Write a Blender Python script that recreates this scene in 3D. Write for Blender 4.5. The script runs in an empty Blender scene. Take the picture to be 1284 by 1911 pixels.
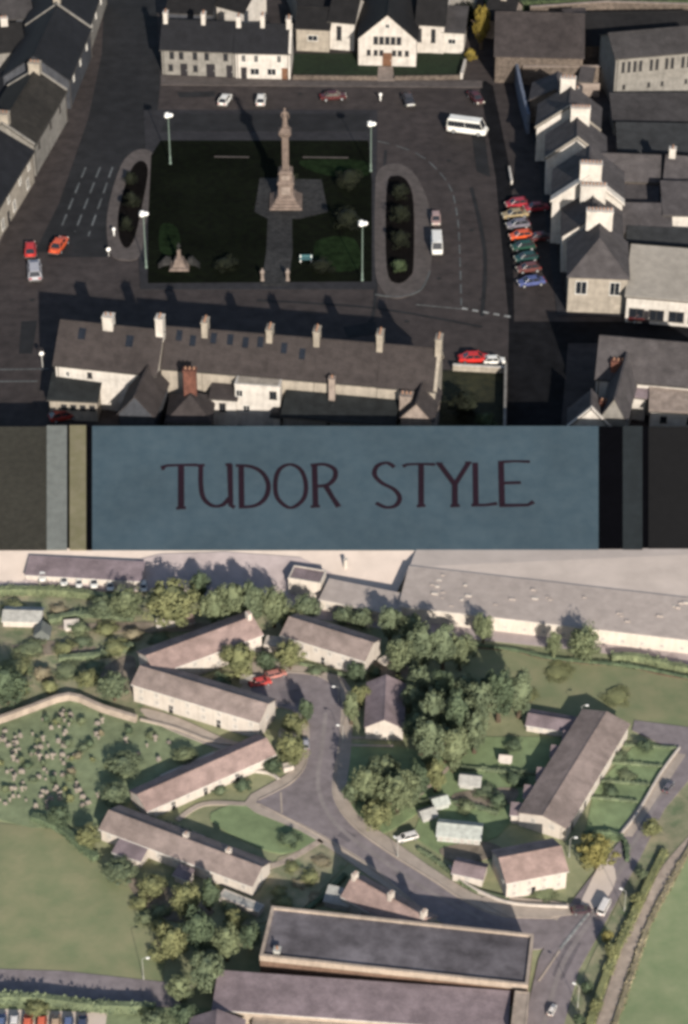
import bpy, bmesh, math, random
from mathutils import Vector, Matrix, noise
rnd = random.Random(7)
R = math.radians
scn = bpy.context.scene
COL = scn.collection
# ------------------------------------------------------------------ camera
H, PITCH, FOV = 182.0, 36.0, 24.0
W0, H0 = 1284.0, 1911.0
F = H0/2/math.tan(R(FOV/2))
cam = bpy.data.objects.new('camera', bpy.data.cameras.new('camera'))
COL.objects.link(cam); scn.camera = cam
cam.location = (0, 0, H); cam.rotation_euler = (R(90-PITCH), 0, 0)
cam.data.sensor_fit = 'VERTICAL'; cam.data.angle = R(FOV)
cam.data.clip_start = 1.0; cam.data.clip_end = 9000
# ------------------------------------------------------------------ light
SUN_EL, SUN_AZ = 22.5, 14.0                    # sun behind the camera, a little to the right
world = bpy.data.worlds.new('World'); scn.world = world; world.use_nodes = True
nt = world.node_tree; sky = nt.nodes.new('ShaderNodeTexSky'); sky.sky_type = 'NISHITA'
sky.sun_disc = False; sky.sun_elevation = R(SUN_EL); sky.sun_rotation = R(180-SUN_AZ)
nt.links.new(sky.outputs[0], nt.nodes['Background'].inputs[0])
nt.nodes['Background'].inputs[1].default_value = 0.095
sd = bpy.data.lights.new('sun', 'SUN'); sd.energy = 5.0; sd.angle = R(0.6); sd.color = (1.0, 0.93, 0.84)
sun = bpy.data.objects.new('sun', sd); COL.objects.link(sun)
tosun = Vector((math.sin(R(SUN_AZ))*math.cos(R(SUN_EL)), -math.cos(R(SUN_AZ))*math.cos(R(SUN_EL)), math.sin(R(SUN_EL))))
sun.rotation_euler = tosun.to_track_quat('Z', 'Y').to_euler(); sun.location = (60, -60, 300)
vs = scn.view_settings; vs.view_transform = 'Standard'; vs.look = 'None'; vs.gamma = 1; vs.exposure = 0.68
try: scn.cycles.filter_width = 3.4
except Exception: pass
# ------------------------------------------------------------------ picture point -> point of the place
UPV = Vector((0, math.sin(R(PITCH)), math.cos(R(PITCH)))); FW = Vector((0, math.cos(R(PITCH)), -math.sin(R(PITCH))))
CAM = Vector((0, 0, H))
def ray(x, y): return (Vector((1, 0, 0))*((x-W0/2)/F) + UPV*((H0/2-y)/F) + FW)
def G(x, y, z=0.0):
    d = ray(x, y); return CAM + d*((z-H)/d.z)
def pxm(x, y): return F/((G(x, y)-CAM).dot(FW))           # pixels per metre across, at the ground
def cosd(y): return math.cos(R(PITCH)+math.atan((y-H0/2)/F))
def sind(y): return math.sin(R(PITCH)+math.atan((y-H0/2)/F))
# ------------------------------------------------------------------ materials
MATS = {}
def mat(name, col, var=0.35, scale=1.0, rough=0.9, bump=0.0, kind='noise', col2=None, spec=0.2, big=0.12, bs=(1, .3)):
    if name in MATS: return MATS[name]
    m = bpy.data.materials.new(name); m.use_nodes = True; MATS[name] = m
    n = m.node_tree.nodes; l = m.node_tree.links; b = n['Principled BSDF']
    b.inputs['Roughness'].default_value = rough
    b.inputs['Specular IOR Level'].default_value = spec
    tc = n.new('ShaderNodeTexCoord')
    def noi(s, det=6, r=.6):
        t = n.new('ShaderNodeTexNoise'); t.inputs['Scale'].default_value = s
        t.inputs['Detail'].default_value = det; t.inputs['Roughness'].default_value = r
        l.new(tc.outputs['Object'], t.inputs['Vector']); return t
    c2 = col2 or tuple(c*(1-var) for c in col)
    c1 = col if col2 else tuple(min(1, c*(1+var*.5)) for c in col)
    t1 = noi(scale); t2 = noi(big, 3, .5)
    rp = n.new('ShaderNodeValToRGB'); rp.color_ramp.elements[0].position = .34; rp.color_ramp.elements[1].position = .66
    rp.color_ramp.elements[0].color = (*c2, 1); rp.color_ramp.elements[1].color = (*c1, 1)
    l.new(t1.outputs['Fac'], rp.inputs['Fac'])
    mr = n.new('ShaderNodeMapRange'); mr.inputs['From Min'].default_value = .3; mr.inputs['From Max'].default_value = .7
    mr.inputs['To Min'].default_value = 1-var*.6; mr.inputs['To Max'].default_value = 1+var*.5
    l.new(t2.outputs['Fac'], mr.inputs['Value'])
    mx = n.new('ShaderNodeMix'); mx.data_type = 'RGBA'; mx.blend_type = 'MULTIPLY'; mx.inputs['Factor'].default_value = 1
    l.new(rp.outputs['Color'], mx.inputs['A']); l.new(mr.outputs['Result'], mx.inputs['B'])
    out = mx.outputs['Result']; hgt = t1.outputs['Fac']
    if kind == 'brick':
        br = n.new('ShaderNodeTexBrick'); br.inputs['Scale'].default_value = 1.0
        br.inputs['Brick Width'].default_value = bs[0]; br.inputs['Row Height'].default_value = bs[1]
        br.inputs['Mortar Size'].default_value = bs[1]*.09; br.inputs['Color1'].default_value = (1, 1, 1, 1)
        br.inputs['Color2'].default_value = (.78, .78, .8, 1); br.inputs['Mortar'].default_value = (.5, .5, .5, 1)
        sp = n.new('ShaderNodeSeparateXYZ'); l.new(tc.outputs['Object'], sp.inputs[0])
        ad = n.new('ShaderNodeMath'); ad.operation = 'ADD'; l.new(sp.outputs['Y'], ad.inputs[0]); l.new(sp.outputs['Z'], ad.inputs[1])
        cb = n.new('ShaderNodeCombineXYZ'); l.new(sp.outputs['X'], cb.inputs[0]); l.new(ad.outputs[0], cb.inputs[1])
        l.new(cb.outputs[0], br.inputs['Vector'])
        m2 = n.new('ShaderNodeMix'); m2.data_type = 'RGBA'; m2.blend_type = 'MULTIPLY'; m2.inputs['Factor'].default_value = .8
        l.new(out, m2.inputs['A']); l.new(br.outputs['Color'], m2.inputs['B']); out = m2.outputs['Result']
    if kind == 'plaster':       # rain streaks running down the wall
        mp = n.new('ShaderNodeMapping'); mp.inputs['Scale'].default_value = (2.2, 2.2, .25); l.new(tc.outputs['Object'], mp.inputs[0])
        t3 = n.new('ShaderNodeTexNoise'); t3.inputs['Scale'].default_value = 1; t3.inputs['Detail'].default_value = 4; l.new(mp.outputs[0], t3.inputs['Vector'])
        m3 = n.new('ShaderNodeMapRange'); m3.inputs['From Min'].default_value = .45; m3.inputs['From Max'].default_value = .75
        m3.inputs['To Min'].default_value = 1; m3.inputs['To Max'].default_value = .84; l.new(t3.outputs['Fac'], m3.inputs['Value'])
        m2 = n.new('ShaderNodeMix'); m2.data_type = 'RGBA'; m2.blend_type = 'MULTIPLY'; m2.inputs['Factor'].default_value = 1
        l.new(out, m2.inputs['A']); l.new(m3.outputs['Result'], m2.inputs['B']); out = m2.outputs['Result']
    l.new(out, b.inputs['Base Color'])
    if bump:
        bp = n.new('ShaderNodeBump'); bp.inputs['Strength'].default_value = bump; bp.inputs['Distance'].default_value = .25
        l.new(hgt, bp.inputs['Height']); l.new(bp.outputs['Normal'], b.inputs['Normal'])
    return m
# town (dimmer exposure put into darker surface colours)
M = {}
# surface colours trimmed by eye: dim town light and hazy estate light included
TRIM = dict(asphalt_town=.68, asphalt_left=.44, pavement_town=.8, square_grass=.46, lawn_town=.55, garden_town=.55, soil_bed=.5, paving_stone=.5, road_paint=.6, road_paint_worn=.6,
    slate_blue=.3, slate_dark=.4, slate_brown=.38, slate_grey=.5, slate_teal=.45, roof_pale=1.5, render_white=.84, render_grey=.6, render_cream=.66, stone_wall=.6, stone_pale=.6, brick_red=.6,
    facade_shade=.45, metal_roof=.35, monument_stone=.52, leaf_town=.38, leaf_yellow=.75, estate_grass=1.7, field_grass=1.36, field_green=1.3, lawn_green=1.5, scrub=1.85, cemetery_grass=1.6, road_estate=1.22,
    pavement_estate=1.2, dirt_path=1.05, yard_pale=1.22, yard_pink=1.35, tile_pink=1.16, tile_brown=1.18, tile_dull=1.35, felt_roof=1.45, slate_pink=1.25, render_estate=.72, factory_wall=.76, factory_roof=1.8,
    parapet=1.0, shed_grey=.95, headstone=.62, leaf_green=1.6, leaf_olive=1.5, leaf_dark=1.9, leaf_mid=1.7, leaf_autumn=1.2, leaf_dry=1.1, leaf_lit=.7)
def dm(k, col, *a, **kw):
    f = TRIM.get(k, .76 if k.startswith('sign_') else 1); kw = dict(kw)
    if 'col2' in kw and kw['col2']: kw['col2'] = tuple(c*f for c in kw['col2'])
    M[k] = mat(k, tuple(min(.8, c*f) for c in col), *a, **kw)
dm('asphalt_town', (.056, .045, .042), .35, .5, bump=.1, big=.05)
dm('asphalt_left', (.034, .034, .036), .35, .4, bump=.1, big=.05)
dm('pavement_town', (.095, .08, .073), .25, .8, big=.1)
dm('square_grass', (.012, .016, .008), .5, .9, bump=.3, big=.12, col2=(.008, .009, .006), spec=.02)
dm('asphalt_shaded', (.0085, .0085, .0095), .4, .5, bump=.1, spec=.05)  # right street: the cast shade is put into a darker tarmac colour
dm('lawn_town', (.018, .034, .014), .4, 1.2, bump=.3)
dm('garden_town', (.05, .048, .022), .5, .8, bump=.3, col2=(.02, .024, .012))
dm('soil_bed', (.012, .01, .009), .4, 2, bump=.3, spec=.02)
dm('paving_stone', (.06, .058, .056), .5, 1.2, kind='brick', bs=(1.0, .7))
dm('road_paint', (.42, .42, .40), .5, 2.5)
dm('road_paint_worn', (.15, .16, .16), .5, 3)
dm('slate_blue', (.038, .039, .046), .3, .7, kind='brick', bs=(.5, .3), rough=.8)
dm('slate_mauve', (.066, .059, .059), .3, .6, kind='brick', bs=(.5, .3), rough=.9)
dm('render_dull', (.40, .365, .325), .2, .9, kind='plaster')
dm('slate_dark', (.028, .026, .026), .35, .7, kind='brick', bs=(.5, .3), rough=.8)
dm('slate_brown', (.115, .095, .090), .3, .6, kind='brick', bs=(.5, .3), rough=.9)
dm('slate_grey', (.085, .078, .078), .3, .6, kind='brick', bs=(.5, .3), rough=.9)
dm('slate_teal', (.038, .043, .043), .4, .7, kind='brick', bs=(.5, .3), rough=.8)
dm('roof_pale', (.26, .235, .20), .16, .8, kind='brick', bs=(.9, 6.))
dm('render_white', (.50, .46, .41), .2, .9, kind='plaster')
dm('render_grey', (.29, .27, .24), .25, .9, kind='plaster')
dm('render_cream', (.40, .35, .285), .25, .9, kind='plaster')
dm('stone_wall', (.19, .15, .12), .45, 1.6, kind='brick', bs=(.8, .4), bump=.2)
dm('stone_pale', (.36, .29, .245), .3, 1.1, bump=.2, kind='plaster')
dm('brick_red', (.20, .085, .06), .35, 1.5, kind='brick', bs=(.5, .2))
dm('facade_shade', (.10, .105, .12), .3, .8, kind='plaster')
dm('metal_roof', (.12, .125, .13), .3, .8, kind='brick', bs=(.8, 8.))
dm('glass_dark', (.012, .014, .018), .2, 1, rough=.12, spec=.5)
dm('frame_dark', (.06, .055, .05), .3, 2)
dm('frame_white', (.5, .48, .44), .2, 2)
dm('door_dark', (.02, .018, .02), .2, 2, rough=.5)
dm('door_brown', (.12, .06, .035), .3, 2, rough=.5)
dm('pot', (.25, .14, .09), .3, 3)
# estate (haze and brighter exposure put into paler colours)
dm('estate_grass', (.152, .148, .085), .35, .4, bump=.2, big=.06, col2=(.095, .105, .058))
dm('field_grass', (.15, .144, .08), .36, .3, bump=.25, big=.022, col2=(.105, .12, .062))
dm('field_green', (.165, .18, .098), .26, .4, bump=.25, big=.03, col2=(.12, .15, .075))
dm('lawn_green', (.11, .14, .07), .2, .6, bump=.15, big=.1)
dm('scrub', (.15, .13, .085), .5, .45, bump=.4, big=.07, col2=(.06, .075, .04))
dm('cemetery_grass', (.125, .145, .08), .35, .7, bump=.3, big=.07, col2=(.085, .10, .055))
dm('road_estate', (.155, .132, .132), .2, .9, bump=.1, big=.12)
dm('road_track', (.205, .178, .17), .2, .9, bump=.1, big=.2)
dm('road_patch', (.125, .108, .112), .2, .9, bump=.1, big=.2)
dm('pavement_estate', (.27, .225, .185), .16, .8, big=.15)
dm('dirt_path', (.31, .25, .20), .25, 1.0, big=.1, bump=.15)
dm('yard_pale', (.40, .335, .285), .12, .25, big=.03, bump=.03)
dm('yard_pink', (.245, .205, .195), .16, .5, big=.05)
dm('tile_pink', (.265, .19, .165), .27, .7, kind='brick', bs=(.35, .16))
dm('tile_brown', (.21, .165, .145), .27, .7, kind='brick', bs=(.35, .16))
dm('tile_dull', (.175, .135, .135), .27, .7, kind='brick', bs=(.35, .16))
dm('felt_roof', (.082, .074, .078), .4, .5, big=.2, bump=.1, spec=.02)
dm('slate_pink', (.165, .13, .135), .27, .6, kind='brick', bs=(.3, .16))
dm('render_estate', (.60, .53, .46), .1, .8, kind='plaster')
dm('factory_wall', (.62, .55, .47), .1, .5, kind='plaster')
dm('factory_roof', (.30, .255, .225), .14, .8, kind='brick', bs=(.8, 8.), big=.05)
dm('parapet', (.31, .25, .20), .2, 1.0, kind='plaster')
dm('brown_brick', (.16, .10, .07), .3, 1.2, kind='brick', bs=(.3, .12))
dm('shed_grey', (.34, .33, .30), .25, 1.5)
dm('glasshouse', (.36, .37, .33), .25, 2.0, rough=.5, spec=.4)
dm('headstone', (.42, .36, .30), .35, 4)
dm('wood', (.22, .16, .11), .35, 2)
# vegetation
dm('bark', (.09, .065, .045), .4, 3, bump=.4)
def leafmat(k, a, b): dm(k, a, .4, 1.1, col2=b, big=.5, rough=.85)
leafmat('leaf_green', (.10, .112, .06), (.055, .066, .036))
leafmat('leaf_olive', (.13, .13, .06), (.072, .078, .036))
leafmat('leaf_dark', (.05, .065, .036), (.026, .036, .022))
leafmat('leaf_mid', (.08, .094, .053), (.044, .056, .034))
leafmat('leaf_yellow', (.30, .22, .04), (.13, .10, .025))
leafmat('leaf_autumn', (.20, .17, .055), (.10, .10, .04))
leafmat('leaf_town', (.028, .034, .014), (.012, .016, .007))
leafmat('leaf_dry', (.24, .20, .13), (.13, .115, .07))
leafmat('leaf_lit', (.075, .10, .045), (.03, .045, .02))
# ------------------------------------------------------------------ mesh helpers
class MB:
    """collects faces, links them as one mesh object"""
    def __init__(s): s.v = []; s.f = []; s.m = []
    def poly(s, pts, mi=0):
        i = len(s.v); s.v += [tuple(p) for p in pts]; s.f.append(tuple(range(i, i+len(pts)))); s.m.append(mi)
    def solid(s, top, t, mi=0, down=Vector((0, 0, -1))):
        """slab: polygon `top` (counter-clockwise from above) with thickness t"""
        n = len(top); i = len(s.v); top = [Vector(p) for p in top]
        s.v += [tuple(p) for p in top] + [tuple(p+down*t) for p in top]
        s.f.append(tuple(range(i, i+n))); s.f.append(tuple(range(i+2*n-1, i+n-1, -1))); s.m += [mi, mi]
        for k in range(n):
            a, b = i+k, i+(k+1) % n; s.f.append((a, a+n, b+n, b)); s.m.append(mi)
    def box(s, x0, x1, y0, y1, z0, z1, mi=0):
        s.solid([(x0, y0, z1), (x1, y0, z1), (x1, y1, z1), (x0, y1, z1)], z1-z0, mi)
    def rings(s, rings, mi=0, cap=True):
        n = len(rings[0]); i = len(s.v)
        for r in rings: s.v += [tuple(p) for p in r]
        for k in range(len(rings)-1):
            for j in range(n):
                a = i+k*n+j; b = i+k*n+(j+1) % n; s.f.append((a, b, b+n, a+n)); s.m.append(mi)
        if cap:
            s.f.append(tuple(range(i+n-1, i-1, -1))); s.m.append(mi)
            q = i+(len(rings)-1)*n; s.f.append(tuple(range(q, q+n))); s.m.append(mi)
    def lathe(s, prof, n=12, c=(0, 0), mi=0, sx=1, sy=1, rot=0):
        s.rings([[(c[0]+sx*r*math.cos(2*math.pi*j/n+rot), c[1]+sy*r*math.sin(2*math.pi*j/n+rot), z) for j in range(n)] for r, z in prof], mi)
    def tube(s, pts, rad, n=8, mi=0):
        pts = [Vector(p) for p in pts]; rs = []
        for k, p in enumerate(pts):
            d = (pts[min(k+1, len(pts)-1)]-pts[max(k-1, 0)]).normalized()
            a = d.orthogonal().normalized() if abs(d.z) > .95 else d.cross(Vector((0, 0, 1))).normalized()
            b = d.cross(a); r = rad[k] if isinstance(rad, (list, tuple)) else rad
            rs.append([p+a*math.cos(2*math.pi*j/n)*r+b*math.sin(2*math.pi*j/n)*r for j in range(n)])
        s.rings(rs, mi)
    def mesh(s, name, mats):
        me = bpy.data.meshes.new(name); me.from_pydata(s.v, [], s.f)
        for m in (mats if isinstance(mats, (list, tuple)) else [mats]): me.materials.append(m)
        for p, mi in zip(me.polygons, s.m): p.material_index = mi
        bm = bmesh.new(); bm.from_mesh(me); bmesh.ops.recalc_face_normals(bm, faces=bm.faces); bm.to_mesh(me); bm.free()
        me.update(); return me
    def build(s, name, mats, parent=None, smooth=False):
        me = s.mesh(name, mats)
        if smooth: me.polygons.foreach_set('use_smooth', [True]*len(me.polygons))
        return link(name, me, parent)
def link(name, data, parent=None):
    o = bpy.data.objects.new(name, data); COL.objects.link(o)
    if parent: o.parent = parent
    return o
def tag(o, label=None, cat=None, group=None, kind=None):
    if label: o['label'] = label
    if cat: o['category'] = cat
    if group: o['group'] = group
    if kind: o['kind'] = kind
    return o
def empty(name, loc, rz=0, label=None, cat=None, group=None):
    o = link(name, None); o.location = loc; o.rotation_euler = (0, 0, rz); o.empty_display_size = .5
    return tag(o, label, cat, group)
def smooth_px(pts, n=6, closed=True):
    out = []; N = len(pts)
    rng = range(N) if closed else range(N-1)
    for i in rng:
        g = (lambda k: pts[k % N]) if closed else (lambda k: pts[max(0, min(N-1, k))])
        p0, p1, p2, p3 = g(i-1), g(i), g(i+1), g(i+2)
        for k in range(n):
            t = k/n
            out.append(tuple(.5*((2*p1[a])+(-p0[a]+p2[a])*t+(2*p0[a]-5*p1[a]+4*p2[a]-p3[a])*t*t+(-p0[a]+3*p1[a]-3*p2[a]+p3[a])*t**3) for a in (0, 1)))
    if not closed: out.append(pts[-1])
    return out
def signed(pts): return sum(a[0]*b[1]-b[0]*a[1] for a, b in zip(pts, pts[1:]+pts[:1]))
def slab(name, px, z, m, smooth=0, label=None, cat=None, kind='structure'):
    if smooth: px = smooth_px(px, smooth)
    w = [G(x, y, z) for x, y in px]
    pts = [(p.x, p.y) for p in w]
    if signed(pts) < 0: w.reverse()
    b = MB(); b.solid(w, z+.3)
    me = b.mesh(name, m); bm = bmesh.new(); bm.from_mesh(me); bmesh.ops.triangulate(bm, faces=[f for f in bm.faces if len(f.verts) > 4]); bm.to_mesh(me); bm.free()
    o = link(name, me); tag(o, label, cat, None, kind); return o
def strip(name, px, width, z, m, smooth=6, label=None, cat=None, kind='structure', dash=None):
    """ribbon along a line, real width in metres; dash=(on,off) metres"""
    px = smooth_px(px, smooth, False) if smooth else px
    P = [G(x, y, z) for x, y in px]; b = MB()
    def seg(A, B):
        d = (B-A).normalized(); n = Vector((-d.y, d.x, 0))*width/2
        b.solid([A-n, B-n, B+n, A+n], z+.05 if not dash else .03)
    if not dash:
        L = []; Rr = []
        for k, p in enumerate(P):
            d = (P[min(k+1, len(P)-1)]-P[max(0, k-1)]).normalized(); n = Vector((-d.y, d.x, 0))*width/2
            L.append(p+n); Rr.append(p-n)
        for k in range(len(P)-1): b.solid([Rr[k], Rr[k+1], L[k+1], L[k]], .05 if z < .1 else z)
    else:
        tot = [0]
        for a, c in zip(P, P[1:]): tot.append(tot[-1]+(c-a).length)
        def at(s):
            for k in range(len(P)-1):
                if s <= tot[k+1]: return P[k].lerp(P[k+1], (s-tot[k])/(tot[k+1]-tot[k]))
            return P[-1]
        s = 0
        while s < tot[-1]: seg(at(s), at(min(tot[-1], s+dash[0]))); s += sum(dash)
    return tag(b.build(name, m), label, cat, None, kind)
# ------------------------------------------------------------------ buildings
def window_part(root, face, u, z, w, h, L, D, s=1.0, fm='frame_white', gm='glass_dark', name='window', bars=True):
    """a framed window on face F (y=0), B, L or R of a building"""
    def q(a, d, zz):       # a along the wall, d outward
        if face == 'F': return (a, -d, zz)
        if face == 'B': return (L-a, D+d, zz)
        if face == 'R': return (L+d, a, zz)
        return (-d, D-a, zz)
    def bx(b, a0, a1, z0, z1, d0, d1):
        p = [q(a0, d1, z0), q(a1, d1, z0), q(a1, d1, z1), q(a0, d1, z1)]; r = [q(a0, d0, z0), q(a1, d0, z0), q(a1, d0, z1), q(a0, d0, z1)]
        b.rings([r, p])
    t = .09*s; b = MB(); x0, x1, z0, z1 = u-w/2, u+w/2, z-h/2, z+h/2
    bx(b, x0, x0+t, z0, z1, -.02*s, .07*s); bx(b, x1-t, x1, z0, z1, -.02*s, .07*s)
    bx(b, x0+t, x1-t, z1-t, z1, -.02*s, .07*s); bx(b, x0-.06*s, x1+.06*s, z0-t, z0, -.02*s, .13*s)
    if bars: bx(b, u-t*.3, u+t*.3, z0, z1-t, -.01*s, .06*s)
    o = b.build(name, M[fm], root)
    g = MB(); bx(g, x0+t*.9, x1-t*.9, z0-.001, z1-t*.9, -.01*s, .03*s); g.build('pane', M[gm], o)
    return o
def door_part(root, face, u, w, h, L, D, s=1.0, m='door_dark'):
    def q(a, d, zz):
        if face == 'F': return (a, -d, zz)
        if face == 'B': return (L-a, D+d, zz)
        if face == 'R': return (L+d, a, zz)
        return (-d, D-a, zz)
    b = MB(); x0, x1 = u-w/2, u+w/2
    b.rings([[q(x0, -.02*s, 0), q(x1, -.02*s, 0), q(x1, -.02*s, h), q(x0, -.02*s, h)], [q(x0, .06*s, 0), q(x1, .06*s, 0), q(x1, .06*s, h), q(x0, .06*s, h)]])
    o = b.build('door', M[m], root)
    k = MB(); k.rings([[q(x1-.16*w, .05*s, h*.45), q(x1-.08*w, .05*s, h*.45), q(x1-.08*w, .05*s, h*.5), q(x1-.16*w, .05*s, h*.5)],
                       [q(x1-.16*w, .12*s, h*.45), q(x1-.08*w, .12*s, h*.45), q(x1-.08*w, .12*s, h*.5), q(x1-.16*w, .12*s, h*.5)]])
    k.build('handle', M['frame_white'], o)
def building(name, label, A, B, he, depth, rise, wm, rm, cat='house', roof='gable', s=1.0, chim=(), wins=(), doors=(), coping=(),
             sky=(), band=.4, cpw=.22, over=.3, group=None, z0=0.0, fm='frame_white', cm='render_cream', par=.6, parm=None, cpm='render_white', t=.16, gutter=True, bars=True):
    """A,B: picture points of the near eave, he up. Local x runs A->B, y away from it."""
    a, b_ = G(*A, he), G(*B, he); d = b_-a; L = math.hypot(d.x, d.y); D = depth
    root = empty(name, (a.x, a.y, z0), math.atan2(d.y, d.x), label, cat, group)
    he = he-z0; o = over*s; t *= s; w = MB(); r = MB(); slopes = []
    def sl(pts): slopes.append(pts); r.solid([Vector(p)+Vector((0, 0, t+.02)) for p in pts], t)
    if roof == 'gable':
        k = rise/(D/2)
        w.rings([[(x, 0, -.1), (x, D, -.1), (x, D, he), (x, D/2, he+rise), (x, 0, he)] for x in (0, L)])
        sl([(-o, -o, he-k*o), (L+o, -o, he-k*o), (L+o, D/2, he+rise), (-o, D/2, he+rise)])
        sl([(-o, D/2, he+rise), (L+o, D/2, he+rise), (L+o, D+o, he-k*o), (-o, D+o, he-k*o)])
        r.box(-o*.9, L+o*.9, D/2-.12*s, D/2+.12*s, he+rise+t*.6, he+rise+t+.12*s)
    elif roof == 'gable_front':
        k = rise/(L/2)
        w.rings([[(0, y, -.1), (L, y, -.1), (L, y, he), (L/2, y, he+rise), (0, y, he)] for y in (0, D)])
        sl([(-o, -o, he-k*o), (L/2, -o, he+rise), (L/2, D+o, he+rise), (-o, D+o, he-k*o)])
        sl([(L/2, -o, he+rise), (L+o, -o, he-k*o), (L+o, D+o, he-k*o), (L/2, D+o, he+rise)])
        r.box(L/2-.12*s, L/2+.12*s, -o*.9, D+o*.9, he+rise+t*.6, he+rise+t+.12*s)
    elif roof in ('hip', 'hip_near'):
        w.box(0, L, 0, D, -.1, he)
        if roof == 'hip' and L >= D:
            e = D/2; p, q = (e, D/2, he+rise), (L-e, D/2, he+rise); k = rise/(D/2)
            c = [(-o, -o, he-k*o), (L+o, -o, he-k*o), (L+o, D+o, he-k*o), (-o, D+o, he-k*o)]
            sl([c[0], c[1], q, p]); sl([c[1], c[2], q]); sl([c[2], c[3], p, q]); sl([c[3], c[0], p])
        else:
            e = min(L/2, D*.45); k = rise/(L/2); p, q = (L/2, e, he+rise), (L/2, D-(e if roof == 'hip' else 0), he+rise)
            c = [(-o, -o, he-k*o), (L+o, -o, he-k*o), (L+o, D+o, he-k*o), (-o, D+o, he-k*o)]
            sl([c[0], c[1], p]); sl([c[1], c[2], q, p]); sl([c[3], c[0], p, q])
            if roof == 'hip': sl([c[2], c[3], q])
            else: w.rings([[(0, D-.1, he), (L, D-.1, he), (L/2, D-.1, he+rise)], [(0, D, he), (L, D, he), (L/2, D, he+rise)]])
    elif roof == 'shed':
        k = rise/D
        w.rings([[(x, 0, -.1), (x, D, -.1), (x, D, he+rise), (x, 0, he)] for x in (0, L)])
        sl([(-o, -o, he-k*o), (L+o, -o, he-k*o), (L+o, D+o, he+rise+k*o), (-o, D+o, he+rise+k*o)])
    elif roof == 'flat':
        w.box(0, L, 0, D, -.1, he-par)
        r.solid([(.02, .02, he-par+.05), (L-.02, .02, he-par+.05), (L-.02, D-.02, he-par+.05), (.02, D-.02, he-par+.05)], .06)
        pw = .28*s; pp = MB()
        pp.box(-.03, L+.03, -.03, pw, he-par-band*s, he); pp.box(-.03, L+.03, D-pw, D+.03, he-par-band*s, he)
        pp.box(-.03, pw, pw, D-pw, he-par-band*s, he); pp.box(L-pw, L+.03, pw, D-pw, he-par-band*s, he)
        pp.build('parapet', M[parm or wm], root)
    w.build('wall', M[wm], root)
    ro = r.build('roof', M[rm], root)
    def zr(x, y):
        if roof == 'gable': return he+rise*(1-abs(y-D/2)/(D/2))
        if roof == 'gable_front': return he+rise*(1-abs(x-L/2)/(L/2))
        if roof == 'shed': return he+rise*y/D
        if roof == 'flat': return he-par
        return he+rise*max(0, min(1, min(x, L-x, D*9)/(L/2)*1.0 if L < D or roof == 'hip_near' else min(y, D-y, x, L-x)/(D/2)))
    for c in chim:                       # (x, y, along, across, height above the roof there[, material])
        x, y, cw, cd, ch = c[:5]; m_ = c[5] if len(c) > 5 else cm; x = x*L; y = y*D; b = MB(); zt = zr(x, y)+ch
        b.box(x-cw/2, x+cw/2, y-cd/2, y+cd/2, zr(x, y)-1.2*s, zt); b.box(x-cw/2-.08*s, x+cw/2+.08*s, y-cd/2-.08*s, y+cd/2+.08*s, zt, zt+.14*s)
        n = max(1, int(max(cw, cd)/(.5*s)))
        for i in range(n):
            f = (i+.5)/n-.5; cx, cy = (x+f*cw, y) if cw > cd else (x, y+f*cd)
            b.lathe([(.13*s, zt+.14*s), (.10*s, zt+.55*s)], 6, (cx, cy), 1)
        b.build('chimney', [M[m_], M['pot']], ro)
    for x in coping:
        b = MB(); X = x*L; cw = cpw*s; h = .26*s
        if roof == 'gable':
            for y0, y1, z_0, z_1 in ((-o, D/2, he-rise/(D/2)*o, he+rise), (D/2, D+o, he+rise, he-rise/(D/2)*o)):
                b.solid([(X-cw, y0, z_0+t+h), (X+cw, y0, z_0+t+h), (X+cw, y1, z_1+t+h), (X-cw, y1, z_1+t+h)], h+.1*s)
            b.build('coping', M[cpm], ro)
        else:
            Y = x*D
            for x0, x1, z_0, z_1 in ((-o, L/2, he-rise/(L/2)*o, he+rise), (L/2, L+o, he+rise, he-rise/(L/2)*o)):
                b.solid([(x0, Y-cw, z_0+t+h), (x1, Y-cw, z_1+t+h), (x1, Y+cw, z_1+t+h), (x0, Y+cw, z_0+t+h)], h+.1*s)
            b.build('coping', M[cpm], ro)
    for wd in wins:                      # (face, u 0..1, z, w, h)
        f, u, z, ww, hh = wd[:5]; fmm = wd[5] if len(wd) > 5 else fm; ln = L if f in 'FB' else D
        window_part(root, f, u*ln, z, ww, hh, L, D, s, fmm, bars=bars)
    for dd in doors:
        f, u, ww, hh = dd[:4]; ln = L if f in 'FB' else D
        door_part(root, f, u*ln, ww, hh, L, D, s, dd[4] if len(dd) > 4 else 'door_dark')
    for (x, y, ww, hh) in sky:           # rooflights on the near slope of a gable
        k = rise/(D/2); b = MB(); X, Y = x*L, y*D
        def P(xx, yy, up): return (xx, yy, he+k*yy+t+up)
        b.rings([[P(X-ww/2, Y-hh/2, -.05), P(X+ww/2, Y-hh/2, -.05), P(X+ww/2, Y+hh/2, -.05), P(X-ww/2, Y+hh/2, -.05)],
                 [P(X-ww/2, Y-hh/2, .12*s), P(X+ww/2, Y-hh/2, .12*s), P(X+ww/2, Y+hh/2, .12*s), P(X-ww/2, Y+hh/2, .12*s)]])
        b.build('skylight', M['glass_dark'], ro)
    if gutter and roof in ('gable', 'hip', 'shed'):
        g = MB(); kk = rise/(D/2 if roof != 'shed' else D)
        g.box(-o, L+o, -o-.12*s, -o-.005, he-kk*o-.08*s, he-kk*o+.05*s); g.build('gutter', M['frame_dark'] if s == 1 else M['frame_white'], root)
    if s == 1 and wins and roof == 'gable' and L > 8:
        for x in (.35, L-.35):
            g = MB(); g.lathe([(.06, 0), (.06, he-.2)], 6, (x, -.09)); g.build('drainpipe', M['frame_dark'], root)
    return root
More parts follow.
